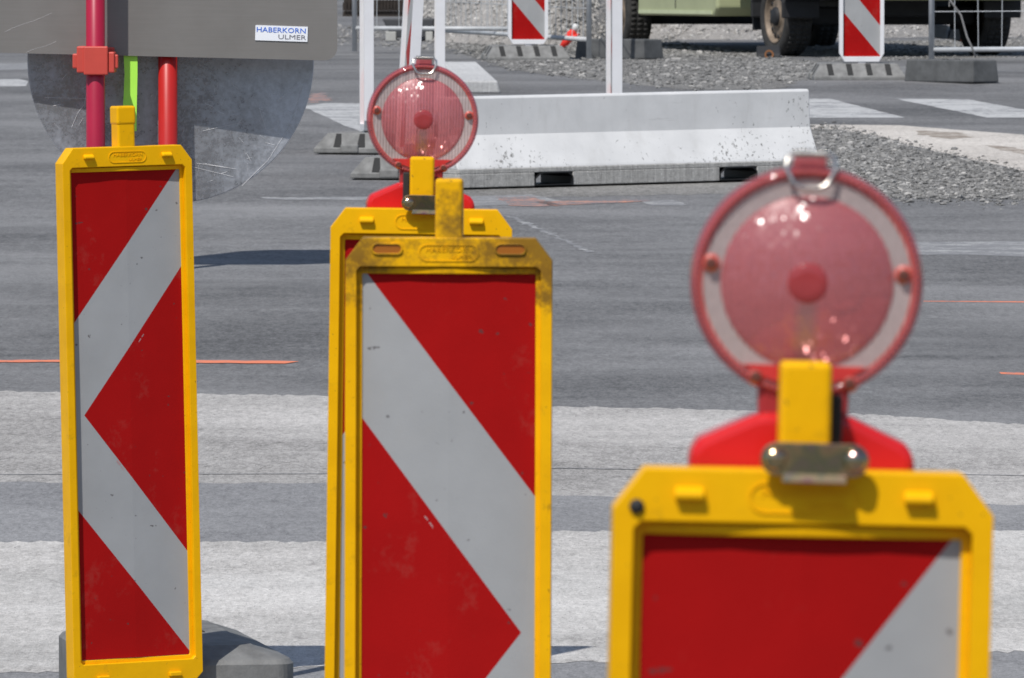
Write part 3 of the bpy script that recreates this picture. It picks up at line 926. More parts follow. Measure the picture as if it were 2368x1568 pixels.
# rectangular board
bl, brr = at(-150, 118.5, DS), at(780, 140.5, DS)
board = empty('road_sign', (pc.x, DS, zg(DS)))
tag(board, 'back of grey metal sign board with white sticker, crimson pole and a strip standing in for a lime reflection', 'road sign')
bx0, bx1 = bl.x - pc.x, brr.x - pc.x
bz1 = 2.02
bm_ = MB()
tilt = (brr.z - bl.z) / (brr.x - bl.x)
poly = []
r_ = 0.030
z0 = bl.z - zg(DS)
for cx, cz, a0 in ((bx0 + r_, 0 + r_, 180), (bx1 - r_, r_, 270), (bx1 - r_, 0.52 - r_, 0), (bx0 + r_, 0.52 - r_, 90)):
    for q in range(7):
        a = R(a0 + 15 * q)
        x, z = cx + r_ * math.cos(a), cz + r_ * math.sin(a)
        poly.append((x, z0 + z + tilt * (x - bx0)))
bm_.prism_y(poly, 0.0, 0.003)
bm_.build('sign_board', 'alu', board)
# pole and its clip
MB().tube([(0, -0.094, 0.0), (0, -0.094, 2.25)], 0.0218, 24).build('pole', 'pole_red', board, smooth=True)
qz = at(221, 141, DS - 0.18).z - zg(DS)
cl = MB()
cl.box(-0.026, 0.030, -0.126, -0.112, qz - 0.033, qz + 0.033)
cl.box(-0.042, -0.022, -0.120, -0.012, qz - 0.028, qz + 0.033)
cl.box(0.030, 0.045, -0.120, -0.012, qz - 0.028, qz + 0.020)
cl.box(-0.052, -0.030, -0.114, -0.094, qz - 0.018, qz + 0.016)
cl.box(0.036, 0.053, -0.114, -0.094, qz - 0.018, qz + 0.014)
cl.box(-0.035, 0.04, -0.03, -0.001, qz + 0.002, qz + 0.030)
cl.build('clamp', 'clamp_red', board, bevel=0.003)
# sticker
sc_ = at(651, 77.5, DS)
sx, sz = sc_.x - pc.x, sc_.z - zg(DS)
MAT['sticker_white'] = plain('white_sticker', (0.86, 0.88, 0.92), 0.4, var=0.03)
MAT['sticker_blue'] = plain('blue_print', (0.035, 0.16, 0.68), 0.4, var=0.03)
MAT['sticker_grey'] = plain('grey_print', (0.22, 0.22, 0.25), 0.4, var=0.03)
stk = empty('sticker', (sx, -0.001, sz), (0, R(2.6), 0)); 
bpy.data.objects.remove(stk)
ROT = Matrix.Translation((sx, 0, sz)) @ Matrix.Rotation(R(1.9), 4, 'Y')
s1 = MB(); s1.box(-0.0605, 0.0605, -0.0022, -0.0002, -0.0175, 0.0175, 0, ROT)
stk = s1.build('sticker', 'sticker_white', board)
for body, size, x, z, al, mt, kx in (('HABERKORN', 0.0165, 0.057, 0.0022, 'RIGHT', 'sticker_blue', 1.02), ('ULMER', 0.0150, 0.057, -0.0125, 'RIGHT', 'sticker_grey', 1.12)):
    v, f = text_mesh(body, size, 0.0003, al, 0.0)
    wid = max(p.x for p in v) - min(p.x for p in v)
    want = 0.113 if body[0] == 'H' else 0.064
    t = MB(); t.add(v, f, 0, ROT @ Matrix.Translation((x, -0.0027, z)) @ Matrix.Scale(want / wid, 4, (1, 0, 0)) @ TXT)
    t.build('lettering', mt, stk)
# long light scratches on the board
for x0, y0, x1, y1 in ((60, 122, 130, 96), (10, 74, 120, 30)):
    p, q = at(x0, y0, DS), at(x1, y1, DS)
    P = [p.lerp(q, t / 6) for t in range(7)]
    for i, v in enumerate(P): v.z += 0.0015 * math.sin(i * 1.1)
    MB().tube([(v.x - pc.x, -0.0002, v.z - zg(DS)) for v in P], 0.0002, 4).build('scratch', 'scratch', board)

# round sign behind the board; its pole stands in for a reflection
DD = 20.16
SD = FPX / DD
p2 = at(388, 220, DD - 0.06)
disc = empty('road_sign', (p2.x, DD, zg(DD)))
tag(disc, 'scratched round metal sign seen from behind, below the grey board, its scarlet pole standing in for a reflection', 'road sign')
dc = at(395, 140, DD)
cxl, czl = dc.x - p2.x, dc.z - zg(DD)
dr = 331 / SD
dm = MB(); dm.lathe_y([(0.0003, 0.0), (dr * 0.5, 0.0), (dr - 0.002, 0.0), (dr, 0.001), (dr, 0.003), (0.0003, 0.003)], 96)
do = dm.build('sign_disc', 'disc', disc)
do.location = (cxl, 0, czl); do.rotation_euler = (R(2.2), 0, R(4))
rnd = random.Random(4)
def dpt(x, y): 
    v = at(x, y, DD); return (v.x - dc.x, -0.0006, v.z - dc.z)
for pts in ([(186, 300), (178, 318), (188, 262), (220, 256)][:0], [(205, 178), (196, 240), (180, 262), (166, 295)], [(440, 385), (540, 410)], [(460, 455), (560, 470)][:0], [(470, 303), (560, 283)], [(470, 378), (545, 392)], [(105, 225), (200, 228)],
            [(600, 250), (615, 300)], [(640, 235), (690, 190)], [(560, 430), (620, 372), (672, 290), (700, 200)], [(430, 150), (436, 160)], [(460, 148), (480, 158)], [(590, 170), (640, 160)], [(455, 378), (520, 388)]):
    if not pts: continue
    MB().tube([dpt(*p) for p in pts], 0.0005, 4).build('scratch', 'scratch', do)
for _ in range(90):
    a = rnd.uniform(0.3, 6.0); rr_ = dr * math.sqrt(rnd.random()) * 0.95
    x, z = rr_ * math.cos(a), -abs(rr_ * math.sin(a))
    l = rnd.uniform(0.002, 0.022); an = rnd.uniform(0, 3.1)
    MB().tube([(x, -0.0004, z), (x + l * math.cos(an), -0.0004, z + l * math.sin(an))], rnd.uniform(0.0002, 0.0007), 4).build('scratch', 'scratch', do)
# solid lime strip standing in for a reflection in the disc
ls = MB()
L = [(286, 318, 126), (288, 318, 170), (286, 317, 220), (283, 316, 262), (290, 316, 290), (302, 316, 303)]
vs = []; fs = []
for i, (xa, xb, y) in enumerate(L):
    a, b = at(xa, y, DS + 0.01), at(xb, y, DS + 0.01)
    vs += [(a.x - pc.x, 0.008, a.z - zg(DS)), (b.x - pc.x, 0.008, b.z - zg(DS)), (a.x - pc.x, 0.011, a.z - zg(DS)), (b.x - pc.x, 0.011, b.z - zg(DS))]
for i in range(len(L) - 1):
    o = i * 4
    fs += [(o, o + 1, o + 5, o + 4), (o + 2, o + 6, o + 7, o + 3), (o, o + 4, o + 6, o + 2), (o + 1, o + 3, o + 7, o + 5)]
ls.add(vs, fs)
ls.build('lime_reflection', 'lime', board)
MB().tube([(0, -0.058, 0), (0, -0.058, 2.0)], 0.0222, 24).build('pole', 'pole_reflection', disc, smooth=True)

# unseen sign mast added behind the round sign to cast the road shadow
pm = gnd(262, 640)
mast = empty('road_sign', pm)
tag(mast, 'tall unseen sign mast added behind the round sign to cast the dark road shadow', 'road sign')
MB().tube([(0, 0, 0), (0, 0, 3.3)], 0.030, 16).build('pole', 'galv', mast, smooth=True)
mm = MB().prism_y([(-0.30, 1.45), (0.30, 1.45), (0.46, 1.7), (0.46, 3.1), (0.38, 3.25), (-0.38, 3.25), (-0.46, 3.1), (-0.46, 1.7)], -0.036, -0.031)
mm.build('sign_board', 'alu', mast)

# ------------------------------------------------------------------ white concrete barrier
n = NT('whitewashed_concrete')
f = n.noise(4, 5, 0.6)
c = n.ramp(f, [(0.3, (0.58, 0.583, 0.585)), (0.7, (0.70, 0.70, 0.70))])
sep = n.node('ShaderNodeSeparateXYZ'); n.link(n.tc.outputs['Object'], sep.inputs[0])
# chips cluster in bands at tyre height and on the lower slope
ch = n.noise(62, 4, 0.65, n.coord((1.0, 1.0, 0.6), (0, 0.5, 0)))
cl_ = n.noise(3.4, 3, 0.6)
zz = n.node('ShaderNodeMapRange'); zz.inputs['From Min'].default_value = 0.30; zz.inputs['From Max'].default_value = 0.12
zz.inputs['To Min'].default_value = 0.0; zz.inputs['To Max'].default_value = 0.055
n.link(sep.outputs['Z'], zz.inputs['Value'])
sc = n.math('ADD', n.math('ADD', ch, n.math('MULTIPLY', n.math('SUBTRACT', cl_, 0.5), 0.42)), zz.outputs[0])
c = n.mix(n.ramp(sc, [(0.688, 0.0), (0.712, 0.8)]), c, (0.12, 0.118, 0.11))
c = n.mix(n.ramp(n.noise(9, 6, 0.75, n.coord((1, 1, 0.25))), [(0.52, 0.0), (0.80, 0.40)]), c, (0.42, 0.41, 0.39))
c = n.mix(n.ramp(n.noise(1.0, 5, 0.7, n.coord((2.2, 2.2, 26))), [(0.64, 0.0), (0.72, 0.38)]), c, (0.26, 0.255, 0.25))
n.base(c); n.set(Roughness=0.75); n.bump(n.noise(60, 4), 0.15, 0.004)
MAT['whitewash'] = n.m
MAT['raw_concrete'] = mineral('raw_concrete', (0.24, 0.235, 0.225), (0.56, 0.55, 0.53), grain=40, streak=0.2)
MAT['raw_concrete_pale'] = mineral('weathered_white_concrete', (0.36, 0.36, 0.36), (0.62, 0.62, 0.615), grain=40, streak=0.1)
MAT['steel_dark'] = plain('dark_steel', (0.02, 0.02, 0.022), 0.5, 0.3)

A, B = gnd(1062, 440), gnd(1899, 416)
L_ = (B - A).length
ang = math.atan2(B.y - A.y, B.x - A.x)
bar = empty('concrete_barrier', A.lerp(B, 0.5), (0, 0, ang))
bar.location.z = (zg(A.y) + zg(B.y)) / 2 - 0.004
bar.rotation_euler = (0, -math.atan2(zg(B.y) - zg(A.y), L_), ang)
tag(bar, 'low whitewashed concrete barrier with chipped paint and two lifting pockets', 'concrete barrier')
H = 0.468; FT = 0.105
prof = [(0.012, FT), (0.018, FT + 0.015), (0.100, 0.275), (0.108, H - 0.012), (0.116, H), (0.204, H), (0.212, H - 0.012), (0.220, 0.275), (0.302, FT + 0.015), (0.308, FT)]
hl = L_ / 2
bb = MB()
NSEG = 40
bb.prism_x(prof, -hl, hl)
bb.build('body', 'whitewash', bar, bevel=0.006, seg=2)
ft = MB()
pk = [(-hl + L_ * 0.205, -hl + L_ * 0.205 + L_ * 0.105), (-hl + L_ * 0.715, -hl + L_ * 0.715 + L_ * 0.105)]
edges = [-hl] + [e for p in pk for e in p] + [hl]
for i in (0, 2, 4): ft.box(edges[i], edges[i + 1], 0.0, 0.32, 0.014, FT - 0.022)
ft.box(-hl, hl, 0.001, 0.319, FT - 0.0225, FT + 0.002)
ft.build('foot', 'raw_concrete', bar, bevel=0.004)
for x in (-hl + 0.1, 0, hl - 0.1):
    MB().box(x - 0.06, x + 0.06, 0.05, 0.27, -0.01, 0.016).build('pad', 'steel_dark', bar)
for a, b in pk:
    m = MB()
    t = 0.006
    pts_o = [(a, 0.016), (b, 0.016), (b, 0.060), (b - 0.025, 0.0825), (a + 0.035, 0.0825), (a, 0.050)]
    cx_, cz_ = (a + b) / 2, 0.05
    pts_i = [(cx_ + (x - cx_) * (1 - 2 * t / (b - a)), cz_ + (z - cz_) * 0.84) for x, z in pts_o]
    m.ring_y(pts_o, pts_i, -0.003, 0.32)
    m.build('lifting_pocket', 'steel_dark', bar)

sheet('grit', [(1000, 430), (1300, 424), (1900, 402), (1930, 440), (1500, 452), (1040, 458)], 'grit', 0.003, sub=0.1, jag=0.03)
# low white kerb block lying farther back, end towards us
q = gnd(1165, 216)
kb = MB()
w_, h_, ln_ = 0.30, 0.08, 3.4
kb.prism_y([(-w_ / 2, 0), (w_ / 2, 0), (w_ / 2 - 0.02, h_), (-w_ / 2 + 0.05, h_)], 0, ln_)
k_o = kb.build('kerb_block', 'raw_concrete_pale', bevel=0.01)
k_o.location = (q.x - 0.17, q.y, zg(q.y)); k_o.rotation_euler = (math.atan(M_SLOPE), 0, R(2.5))
tag(k_o, 'long low white kerb block lying on the road behind the barrier', 'kerb block')

# ------------------------------------------------------------------ white beacons with ribbed bases
MAT['ribbed'] = plain('ribbed_recycled_plastic', (0.20, 0.20, 0.195), 0.8, var=0.3, scale=16, bump=0.25)
def ribbed_base():
    root = empty('beacon_base')
    m = MB()
    hx, hy, h = 0.31, 0.20, 0.11
    m.add([(-hx, -hy, 0.0), (hx, -hy, 0.0), (hx, hy, 0.0), (-hx, hy, 0.0), (-hx + 0.05, -hy + 0.07, h), (hx - 0.05, -hy + 0.07, h), (hx - 0.05, hy - 0.07, h), (-hx + 0.05, hy - 0.07, h),
           (-hx, -hy, 0.025), (hx, -hy, 0.025), (hx, hy, 0.025), (-hx, hy, 0.025)],
          [(0, 3, 2, 1), (4, 5, 6, 7), (0, 1, 9, 8), (1, 2, 10, 9), (2, 3, 11, 10), (3, 0, 8, 11), (8, 9, 5, 4), (9, 10, 6, 5), (10, 11, 7, 6), (11, 8, 4, 7)])
    m.build('body', 'ribbed', root, bevel=0.006)
    for x in (-0.20, -0.07, 0.06, 0.19):                 # deep ribs down the long sides
        for s in (-1, 1):
            r_ = MB()
            r_.add([(x - 0.010, s * (hy - 0.006), 0.036), (x + 0.026, s * (hy - 0.006), 0.036), (x + 0.016, s * (hy - 0.066), h - 0.002), (x - 0.020, s * (hy - 0.066), h - 0.002),
                    (x - 0.022, s * (hy - 0.05), 0.02), (x + 0.022, s * (hy - 0.05), 0.02), (x + 0.022, s * (hy - 0.10), h - 0.02), (x - 0.022, s * (hy - 0.10), h - 0.02)],
                   [(0, 1, 2, 3), (4, 7, 6, 5), (0, 4, 5, 1), (1, 5, 6, 2), (2, 6, 7, 3), (3, 7, 4, 0)])
            o = r_.build('notch', 'dark_hole', root)
            o.location.z = 0.002
    for s in (-1, 1):                                     # recesses in the two ends
        for y in (-0.085, 0.045):
            r_ = MB()
            X = lambda t: s * (hx + 0.002 - t)
            r_.add([(X(0.004), y, 0.034), (X(0.004), y + 0.045, 0.034), (X(0.046), y + 0.036, h - 0.004), (X(0.046), y + 0.009, h - 0.004),
                    (X(0.04), y, 0.03), (X(0.04), y + 0.045, 0.03), (X(0.08), y + 0.036, h - 0.02), (X(0.08), y + 0.009, h - 0.02)],
                   [(0, 1, 2, 3), (4, 7, 6, 5), (0, 4, 5, 1), (1, 5, 6, 2), (2, 6, 7, 3), (3, 7, 4, 0)])
            r_.build('notch', 'dark_hole', root)
    MB().box(-hx - 0.012, -hx + 0.02, -0.05, 0.05, 0.0, 0.05).build('coupling', 'ribbed', root, bevel=0.01)
    return root
def white_beacon():
    root = empty('barrier_board')
    hw, z0, z1 = 0.150, 0.12, 1.18
    m = MB()
    m.ring_y(octo(hw, z0, z1, 0.03, 0.04, (0.035, 0.055)), octo(0.1245, z0 + 0.035, z1 - 0.05, 0.002, 0.002), -0.026, 0.026)
    m.build('frame', 'white_plastic', root, bevel=0.005)
    MB().box(-0.025, 0.025, -0.02, 0.02, 0.03, z0 + 0.003).build('foot_post', 'white_plastic', root, bevel=0.003)
    striped_panel('panel', root, 0.1248, z0 + 0.034, z1 - z0 - 0.084, -0.004, False)
    return root
base0 = ribbed_base(); beac0 = white_beacon()
first = True
far = [  # x, ground y, yaw of board, base offset, yaw of base, labels
    (1221, 139, R(4), (-0.02, 0.0), R(8), 'white framed striped beacon on the gravel beside the small red glove', 'ribbed grey base under the striped beacon beside the red glove'),
    (1992, 184, R(3), (-0.03, 0.0), R(4), 'white framed striped beacon standing beside the truck front and mesh fence', 'ribbed grey base beside the dark fence foot'),
    (1420, 392, R(-84), (0.0, 0.0), R(-80), 'white beacon seen edge on, rising behind the middle of the concrete barrier', 'ribbed grey base behind the concrete barrier'),
    (848, 352, R(-84), (-0.035, 0.0), R(80), 'leftmost white beacon seen edge on, beside the grey sign board', 'ribbed grey base of the leftmost edge on white beacon'),
    (932, 410, R(-79), (-0.035, 0.0), R(84), 'leaning white beacon seen edge on above the sharper warning lamp', 'ribbed grey base between the sharper lamp and the left road'),
    (1017, 330, R(-88), (0.0, 0.0), R(-80), 'slim white beacon seen exactly edge on, rightmost of three behind the sharper lamp', 'ribbed grey base hidden behind the sharper lamp')]
for x, y, yaw, off, yb, lab, labb in far:
    p = gnd(x, y)
    bo = beac0 if first else copy_tree(beac0)
    ba = base0 if first else copy_tree(base0)
    first = False
    bo.location = p; bo.rotation_euler = (0, 0, yaw)
    ba.location = (p.x + off[0], p.y + off[1], p.z); ba.rotation_euler = (math.atan(M_SLOPE) * math.cos(yb), 0, yb)
    tag(bo, lab, 'traffic beacon', 'white framed striped beacons')
    tag(ba, labb, 'beacon base', 'ribbed bases of the white beacons')
    if x == 932: bo.rotation_euler = (R(0), R(0), yaw); bo.rotation_euler.rotate_axis('X', R(-3.5))

# ------------------------------------------------------------------ mesh fences, their feet
MAT['fence_foot'] = plain('dark_fence_foot', (0.095, 0.098, 0.10), 0.85, var=0.3, scale=10, bump=0.3)
def fence_foot(label, x, y, yaw):
    root = empty('fence_foot', gnd(x, y), (0, 0, yaw))
    tag(root, label, 'fence foot', 'dark feet of the mesh fences')
    m = MB()
    m.add([(-0.35, -0.115, 0), (0.35, -0.115, 0), (0.35, 0.115, 0), (-0.35, 0.115, 0), (-0.335, -0.105, 0.15), (0.335, -0.105, 0.15), (0.335, 0.105, 0.15), (-0.335, 0.105, 0.15)],
          [(0, 3, 2, 1), (4, 5, 6, 7), (0, 1, 5, 4), (1, 2, 6, 5), (2, 3, 7, 6), (3, 0, 4, 7)])
    m.build('block', 'fence_foot', root, bevel=0.010)
    MB().box(-0.352, -0.335, -0.055, 0.055, 0.01, 0.05).build('grip_hole', 'dark_hole', root)
    for q in (-0.06, 0.06):
        MB().tube([(q, 0, 0.149), (q, 0, 0.153)], 0.022, 14).build('socket', 'dark_hole', root)
    return root
fence_foot('dark fence foot holding the post right of the striped beacon by the truck', 2200, 190, R(-52) + R(0))
fence_foot('dark fence foot on the gravel between the red glove and the truck', 1432, 136, R(-42))

def mesh_fence(label, p0, p1, h=2.0, z_off=0.15, nh=8, dx=0.16, wires=True, rail='galv'):
    p0, p1 = Vector(p0), Vector(p1)
    root = empty('mesh_fence', p0)
    tag(root, label, 'fence')
    d = p1 - p0; ln = Vector((d.x, d.y, 0)).length
    def q(t, z): return (d.x * t, d.y * t, d.z * t + z)
    MB().tube([q(0, 0.02), q(0, h)], 0.020, 12).build('post', 'galv', root, smooth=True)
    MB().tube([q(1, 0.02), q(1, h)], 0.020, 12).build('post', 'galv', root, smooth=True)
    MB().tube([q(0, z_off), q(1, z_off)], 0.017, 12).build('rail', rail, root, smooth=True)
    MB().tube([q(0, h - 0.02), q(1, h - 0.02)], 0.017, 12).build('rail', rail, root, smooth=True)
    if wires:
        w = MB()
        k = int(ln / dx)
        for i in range(1, k): w.tube([q(i / k, z_off), q(i / k + random.uniform(-.004, .004), (h + z_off) / 2), q(i / k, h - 0.02)], 0.0030, 5)
        for i in range(1, nh): w.tube([q(0, z_off + (h - z_off) * i / nh), q(1, z_off + (h - z_off) * i / nh)], 0.0030, 5)
        w.build('wire_mesh', 'galv_light', root)
    return root
f0 = gnd(2154, 172); f1 = f0 + Vector((3.4, 0.25, 0.02))
mesh_fence('mesh fence with bright bottom rail standing before the truck at the right edge', f0, f1, z_off=0.17, nh=7, rail='galv_light')
# the left fences
a0, a1 = at(820, 86, 67.5), at(1232, 110, 67.2)
a0.z = zg(a0.y); a1.z = zg(a1.y)
mesh_fence('mesh fence behind the edge on white beacons, before the gravel heap', a0 , a1, z_off=0.20, nh=8, wires=True)
b0, b1 = at(1362, 140, 64.6), at(1020, 100, 69.0)
b0.z = zg(b0.y); b1.z = zg(b1.y)
mesh_fence('mesh fence whose post stands in the foot left of the truck', b0, b1, z_off=0.16, nh=8, wires=True)

# loose cable hanging on the right fence
cb = MB()
pts = [(2185, -20), (2200, 5), (2222, 35), (2236, 85), (2250, 115), (2256, 132)]
cb.tube([at(x, y, 56.6 + 0.02 * i) for i, (x, y) in enumerate(pts)], 0.007, 6)
tag(cb.build('cable', plain('grey_cable', (0.30, 0.29, 0.28), 0.6), smooth=True), 'thin grey cable hanging down through the mesh fence by the truck', 'cable')

# ------------------------------------------------------------------ dark slatted crate and skip at the back left
MAT['slat'] = plain('dark_weathered_wood', (0.030, 0.022, 0.017), 0.8, var=0.4, scale=20)
cr = empty('slatted_crate', gnd(888, 38))
tag(cr, 'dark slatted wooden crate behind the mesh fence at the top', 'crate')
m = MB()
for i in range(26):
    x = -0.40 + i * 0.033
    m.box(x, x + 0.024, 0, 0.03, 0.05, 1.2)
m.build('slats', 'slat', cr)
MB().box(-0.42, 0.46, 0.031, 0.06, 0.06, 0.14).build('rail', 'slat', cr)
MB().box(-0.42, 0.46, 0.031, 0.06, 1.0, 1.1).build('rail', 'slat', cr)
MB().box(-0.42, 0.46, 0.55, 0.9, 0.06, 1.15).build('back_panel', 'slat', cr)
MB().box(-0.42, 0.46, 0.02, 0.95, 0.0, 0.05).build('pallet', 'slat', cr)
pp = gnd(938, 95)
sk = empty('plastic_trough', pp, (0, 0, R(-4)))
tag(sk, 'dark plastic trough with pale stacking feet, in front of the slatted crate', 'trough')
m = MB()
m.prism_y([(-0.12, 0.03), (0.22, 0.03), (0.24, 0.19), (-0.20, 0.19)], 0, 0.5)
m.build('tub', plain('dark_grey_plastic', (0.05, 0.052, 0.058), 0.6), sk, bevel=0.01)
for x0, x1 in ((-0.17, -0.08), (0.02, 0.05), (0.17, 0.23)):
    MB().box(x0, x1, -0.012, 0.1, 0.0, 0.08).build('foot', plain('pale_plastic', (0.42, 0.42, 0.40), 0.7), sk, bevel=0.006)

# ------------------------------------------------------------------ red work glove
gp = gnd(1320, 112)
gl = MB()
gl.tube([gp + Vector(v) for v in ((-0.055, 0, 0.01), (-0.03, 0, 0.035), (0.0, 0, 0.075), (0.022, 0, 0.105))], [0.012, 0.022, 0.028, 0.018], 8)
gl.tube([gp + Vector(v) for v in ((0.02, 0, 0.10), (0.03, 0.0, 0.125), (0.034, 0, 0.14))], [0.019, 0.021, 0.017], 8, 1)
gl.tube([gp + Vector(v) for v in ((0.0, -0.01, 0.07), (0.03, -0.02, 0.07), (0.045, -0.02, 0.085))], [0.014, 0.011, 0.007], 7, 0)
gl.tube([gp + Vector(v) for v in ((-0.06, 0, 0.012), (-0.075, 0.0, 0.0))], [0.010, 0.006], 7, 1)
gl.tube([gp + Vector(v) for v in ((0.034, 0, 0.137), (0.036, 0, 0.155))], [0.014, 0.008], 7, 2)
go = gl.build('work_glove', [plain('red_cloth', (0.75, 0.03, 0.02), 0.8), plain('pale_cloth', (0.6, 0.6, 0.6), 0.8), 'black'], smooth=True)
go.data.transform(Matrix.Translation(gp) @ Matrix.Scale(1.4, 4) @ Matrix.Translation(-gp))
tag(go, 'small crumpled red glove with pale cuff on the gravel beside a striped beacon', 'glove')

# ------------------------------------------------------------------ green truck
MAT['truck_green'] = plain('pale_green_paint', (0.40, 0.43, 0.25), 0.45, var=0.08, scale=3)
MAT['truck_dark'] = plain('chassis_black', (0.016, 0.017, 0.020), 0.7, var=0.3)
MAT['tyre'] = plain('dusty_tyre', (0.030, 0.029, 0.028), 0.85, var=0.4, scale=20)
MAT['wheel_steel'] = plain('dusty_wheel_steel', (0.20, 0.155, 0.115), 0.6, 0.2, var=0.45, scale=12)
n = NT('cab_glass'); n.base((0.03, 0.035, 0.04)); n.set(Roughness=0.05); MAT['glass'] = n.m
MAT['tail_red'] = plain('red_marker_lens', (0.45, 0.02, 0.02), 0.3)
tw = at(1818, 112, 66.6)
WR = 0.305
rotz = R(15.4)
axis_r = Vector((math.cos(rotz), math.sin(rotz), 0))
front = Vector((tw.x, 66.6, 0)) + axis_r * 0.80
truck = empty('truck', (front.x, front.y, 0), (0, 0, rotz))
truck.location.z = at(1818, 130, 66.6).z
tag(truck, 'pale green truck with black chassis and dusty steel wheels parked behind the fences', 'truck')
def wheel(x, y, outer, steer=0.0):
    w = empty('wheel', (x, y, WR), (0, 0, math.pi / 2 * 0 + steer))
    w.parent = truck
    s = outer                                   # -1: face to the left, +1: to the right
    tread = MB()
    for q in range(44):
        M4 = Matrix.Rotation(2 * math.pi * q / 44, 4, 'X')
        for k in (-1, 0, 1): tread.box(k * 0.055 - 0.020, k * 0.055 + 0.020, -0.013, 0.013, WR - 0.004, WR + 0.006, 0, M4)
    vents = MB()
    for q in range(14):
        xa, xb = sorted((s * 0.055, s * 0.0685))
        vents.box(xa, xb, -0.014, 0.014, 0.140, 0.170, 1, Matrix.Rotation(2 * math.pi * q / 14, 4, 'X'))
    def lat(prof, name, mat, seg=40, smooth=True, par=w, extra=None):
        m = MB(); vs = []; fs = []
        for r, a in prof:
            for q in range(seg):
                an = 2 * math.pi * q / seg
                vs.append((s * a, r * math.cos(an), r * math.sin(an)))
        for i in range(len(prof) - 1):
            for q in range(seg):
                q2 = (q + 1) % seg
                fs.append((i * seg + q, i * seg + q2, (i + 1) * seg + q2, (i + 1) * seg + q))
        m.add(vs, fs)
        if extra: m.add(extra.v, extra.f, extra.mi[0])
        return m.build(name, [mat, 'truck_dark'], par, smooth=smooth)
    ty = lat([(0.200, 0.085), (0.225, 0.104), (0.270, 0.110), (0.296, 0.098), (WR, 0.080), (WR, -0.080), (0.296, -0.098), (0.270, -0.110), (0.205, -0.09)], 'tyre', 'tyre', extra=tread)
    rim = lat([(0.203, 0.083), (0.210, 0.096), (0.203, 0.100), (0.196, 0.090), (0.190, 0.070), (0.178, 0.052), (0.165, 0.060), (0.120, 0.072), (0.085, 0.066), (0.080, 0.080), (0.050, 0.088), (0.001, 0.090)], 'rim', 'wheel_steel', extra=vents)
    lat([(0.075, 0.080), (0.072, 0.094), (0.055, 0.110), (0.001, 0.114)], 'hub_cap', 'truck_dark')
    return w
wheel(-0.80, 0, -1, R(4)); wheel(0.80, 0, 1, R(4)); wheel(-0.80, 4.3, -1); wheel(0.80, 4.3, 1)
def tbox(name, mat, *b, bevel=0.02, parent=truck):
    return MB().box(*b).build(name, mat, parent, bevel=bevel)
tbox('chassis', 'truck_dark', -0.42, 0.42, -0.5, 5.2, 0.42, 0.62)
tbox('axle', 'truck_dark', -0.7, 0.7, -0.07, 0.07, 0.24, 0.38)
tbox('axle', 'truck_dark', -0.7, 0.7, 4.22, 4.38, 0.22, 0.40)
tbox('engine_sump', 'truck_dark', -0.30, 0.32, -0.3, 0.9, 0.30, 0.5)
tbox('fuel_tank', 'truck_dark', -0.1, 0.85, 1.0, 2.4, 0.34, 0.66)
bump = tbox('bumper', 'truck_green', -0.30, 0.98, -0.78, -0.62, 0.43, 0.68, bevel=0.03)
tbox('air_dam', 'truck_dark', -0.98, 0.95, -0.60, -0.45, 0.46, 0.80)
tbox('bumper_end', 'truck_dark', -0.98, -0.31, -0.80, -0.60, 0.52, 0.68, bevel=0.03)
tbox('marker_light', 'tail_red', -0.40, -0.33, -0.815, -0.801, 0.50, 0.54, bevel=0.005)
for s in (-1, 1):
    m = MB()
    pts = []
    for q in range(13): a = R(-10 + 200 * q / 12); pts.append((0.42 * math.cos(a), 0.42 * math.sin(a)))
    inner = [(x * 0.93, z * 0.93) for x, z in pts]
    poly = pts + inner[::-1]
    m.prism_x([(y, z + WR + 0.06) for y, z in poly], s * 0.66, s * 0.96)
    m.build('mudguard', 'truck_dark', truck, bevel=0.01)
    MB().box(s * 0.80 - 0.13, s * 0.80 + 0.13, 0.44, 0.46, 0.20, 0.62).build('mud_flap', 'truck_dark', truck)
# cab, locker, load bed
cab = MB()
cab.prism_x([(-0.62, 0.70), (1.05, 0.70), (1.05, 2.15), (0.0, 2.18), (-0.25, 1.35), (-0.66, 1.20)], -0.98, 0.98)
cab_o = cab.build('cab', 'truck_green', truck, bevel=0.05, seg=3)
ws = MB().add([(-0.85, -0.245, 1.40), (0.85, -0.245, 1.40), (0.80, -0.03, 2.08), (-0.80, -0.03, 2.08)], [(0, 1, 2, 3)])
ws.build('windscreen', 'glass', cab_o)
for s in (-1, 1):
    x = s * 0.984
    MB().add([(x, -0.1, 1.40), (x, 0.9, 1.40), (x, 0.9, 2.02), (x, 0.1, 2.02)], [(0, 1, 2, 3)]).build('side_window', 'glass', cab_o)
    lp = MB().lathe_y([(0.09, -0.64), (0.09, -0.675), (0.06, -0.69), (0.001, -0.695)], 24, s * 0.7, 0.98)
    lp.build('headlight', plain('lamp_glass', (0.6, 0.62, 0.62), 0.1), cab_o, smooth=True)
tbox('grille', 'truck_dark', -0.5, 0.5, -0.672, -0.64, 0.85, 1.12, parent=cab_o)
lk = MB()
lk.prism_x([(1.30, 0.30), (3.42, 0.30), (3.42, 0.80), (1.22, 0.80), (1.22, 0.36)], -0.99, -0.50)
lo = lk.build('side_locker', 'truck_green', truck, bevel=0.025, seg=3)
MB().box(-0.996, -0.988, 1.34, 3.38, 0.315, 0.345).build('edge_highlight', plain('locker_highlight_green', (0.55, 0.60, 0.38), 0.4), lo)  # highlight along the locker's bottom edge, put in as a paler strip
MB().box(-0.994, -0.988, 2.34, 2.352, 0.36, 0.78).build('door_gap', 'truck_dark', lo)
tx = MB()
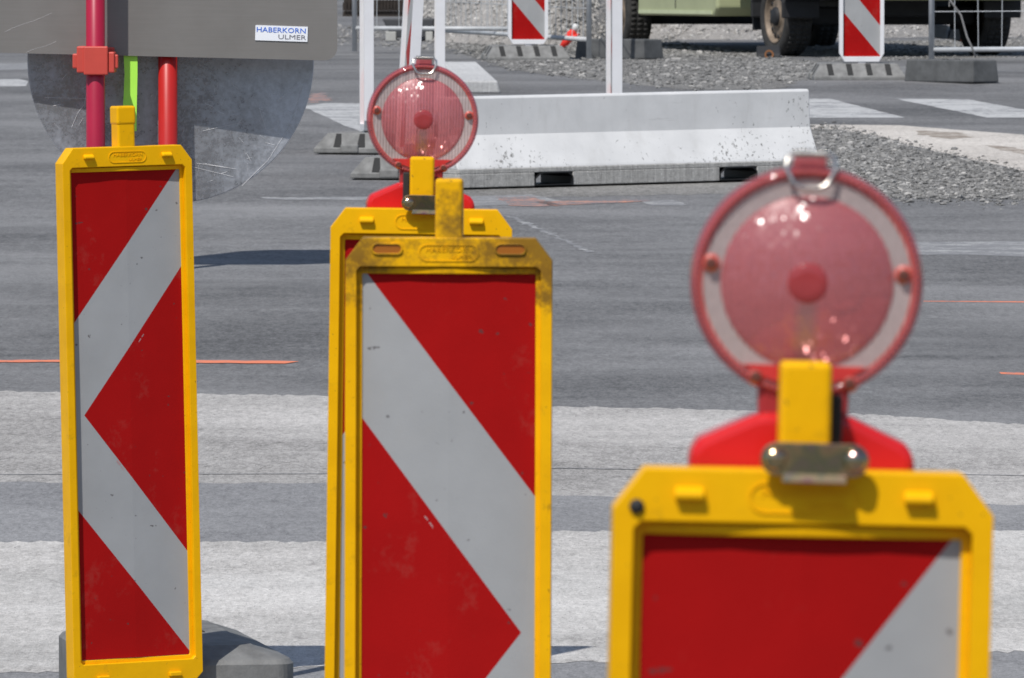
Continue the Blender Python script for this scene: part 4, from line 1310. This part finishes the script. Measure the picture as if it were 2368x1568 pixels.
for r in range(3):
    for i in range(14):
        if (i + r) % 5 == 4: continue
        y = 1.75 + i * 0.11
        tx.box(-0.9915, -0.988, y, y + 0.075, 0.52 + r * 0.085, 0.545 + r * 0.085)
tx.build('faded_print', plain('faded_print_green', (0.24, 0.32, 0.15), 0.5), lo)
tbox('load_bed', 'truck_green', -1.05, 1.05, 1.15, 5.4, 0.86, 1.0)
tbox('bed_side', 'truck_green', -1.05, -1.01, 1.15, 5.4, 1.0, 1.42, bevel=0.01)
tbox('bed_side', 'truck_green', 1.01, 1.05, 1.15, 5.4, 1.0, 1.42, bevel=0.01)
tbox('headboard', 'truck_green', -1.0, 1.0, 1.15, 1.19, 1.0, 1.6, bevel=0.01)
tbox('tailgate', 'truck_green', -1.0, 1.0, 5.36, 5.4, 1.0, 1.42, bevel=0.01)

# wheel chock at the front wheel
cpos = at(1778, 137, 66.0)
ck = empty('wheel_chock', (cpos.x, 66.0, zg(66.0) + 0.0))
ck.location.z = cpos.z
tag(ck, 'dark wheel chock with a rusty hollow at the foot of the truck wheel', 'wheel chock')
MB().prism_x([(-0.06, 0), (0.14, 0), (0.14, 0.10), (0.05, 0.10), (-0.05, 0.04)], -0.09, 0.09).build('wedge', 'truck_dark', ck, bevel=0.012)
MB().lathe_y([(0.035, -0.062), (0.035, -0.070), (0.024, -0.070), (0.022, -0.062)], 16, 0, 0.036).build('rusty_ring', plain('rust', (0.28, 0.12, 0.045), 0.9), ck)

# white rubble blocks behind the right fence
for i, (x, y, sx_, sz_, lab) in enumerate(((2168, 78, 0.16, 0.10, 'pale concrete rubble block just right of the fence post'),
                                            (2212, 84, 0.12, 0.09, 'pale rubble block with an orange paint stripe, by the truck wheel'),
                                            (2240, 92, 0.08, 0.09, 'small pale rubble block touching the dark truck wheel'))):
    p = at(x, y + 10, 68.6)
    m = MB(); m.box(-sx_ / 2, sx_ / 2, 0, 0.16, 0, sz_)
    rnd = random.Random(i)
    for v in m.v: v += Vector((rnd.uniform(-.015, .015), rnd.uniform(-.01, .01), rnd.uniform(-.012, .012)))
    r_ = empty('rubble_block', (p.x, p.y, p.z), (0, R(6 + 4 * i), R(-8)))
    tag(r_, lab, 'rubble', 'pale rubble blocks')
    m.build('block', 'pale_stone', r_, bevel=0.008)
    if i == 1: MB().box(0.03, 0.055, -0.014, 0.0, 0.0, sz_).build('paint_stripe', 'orange_mark', r_)
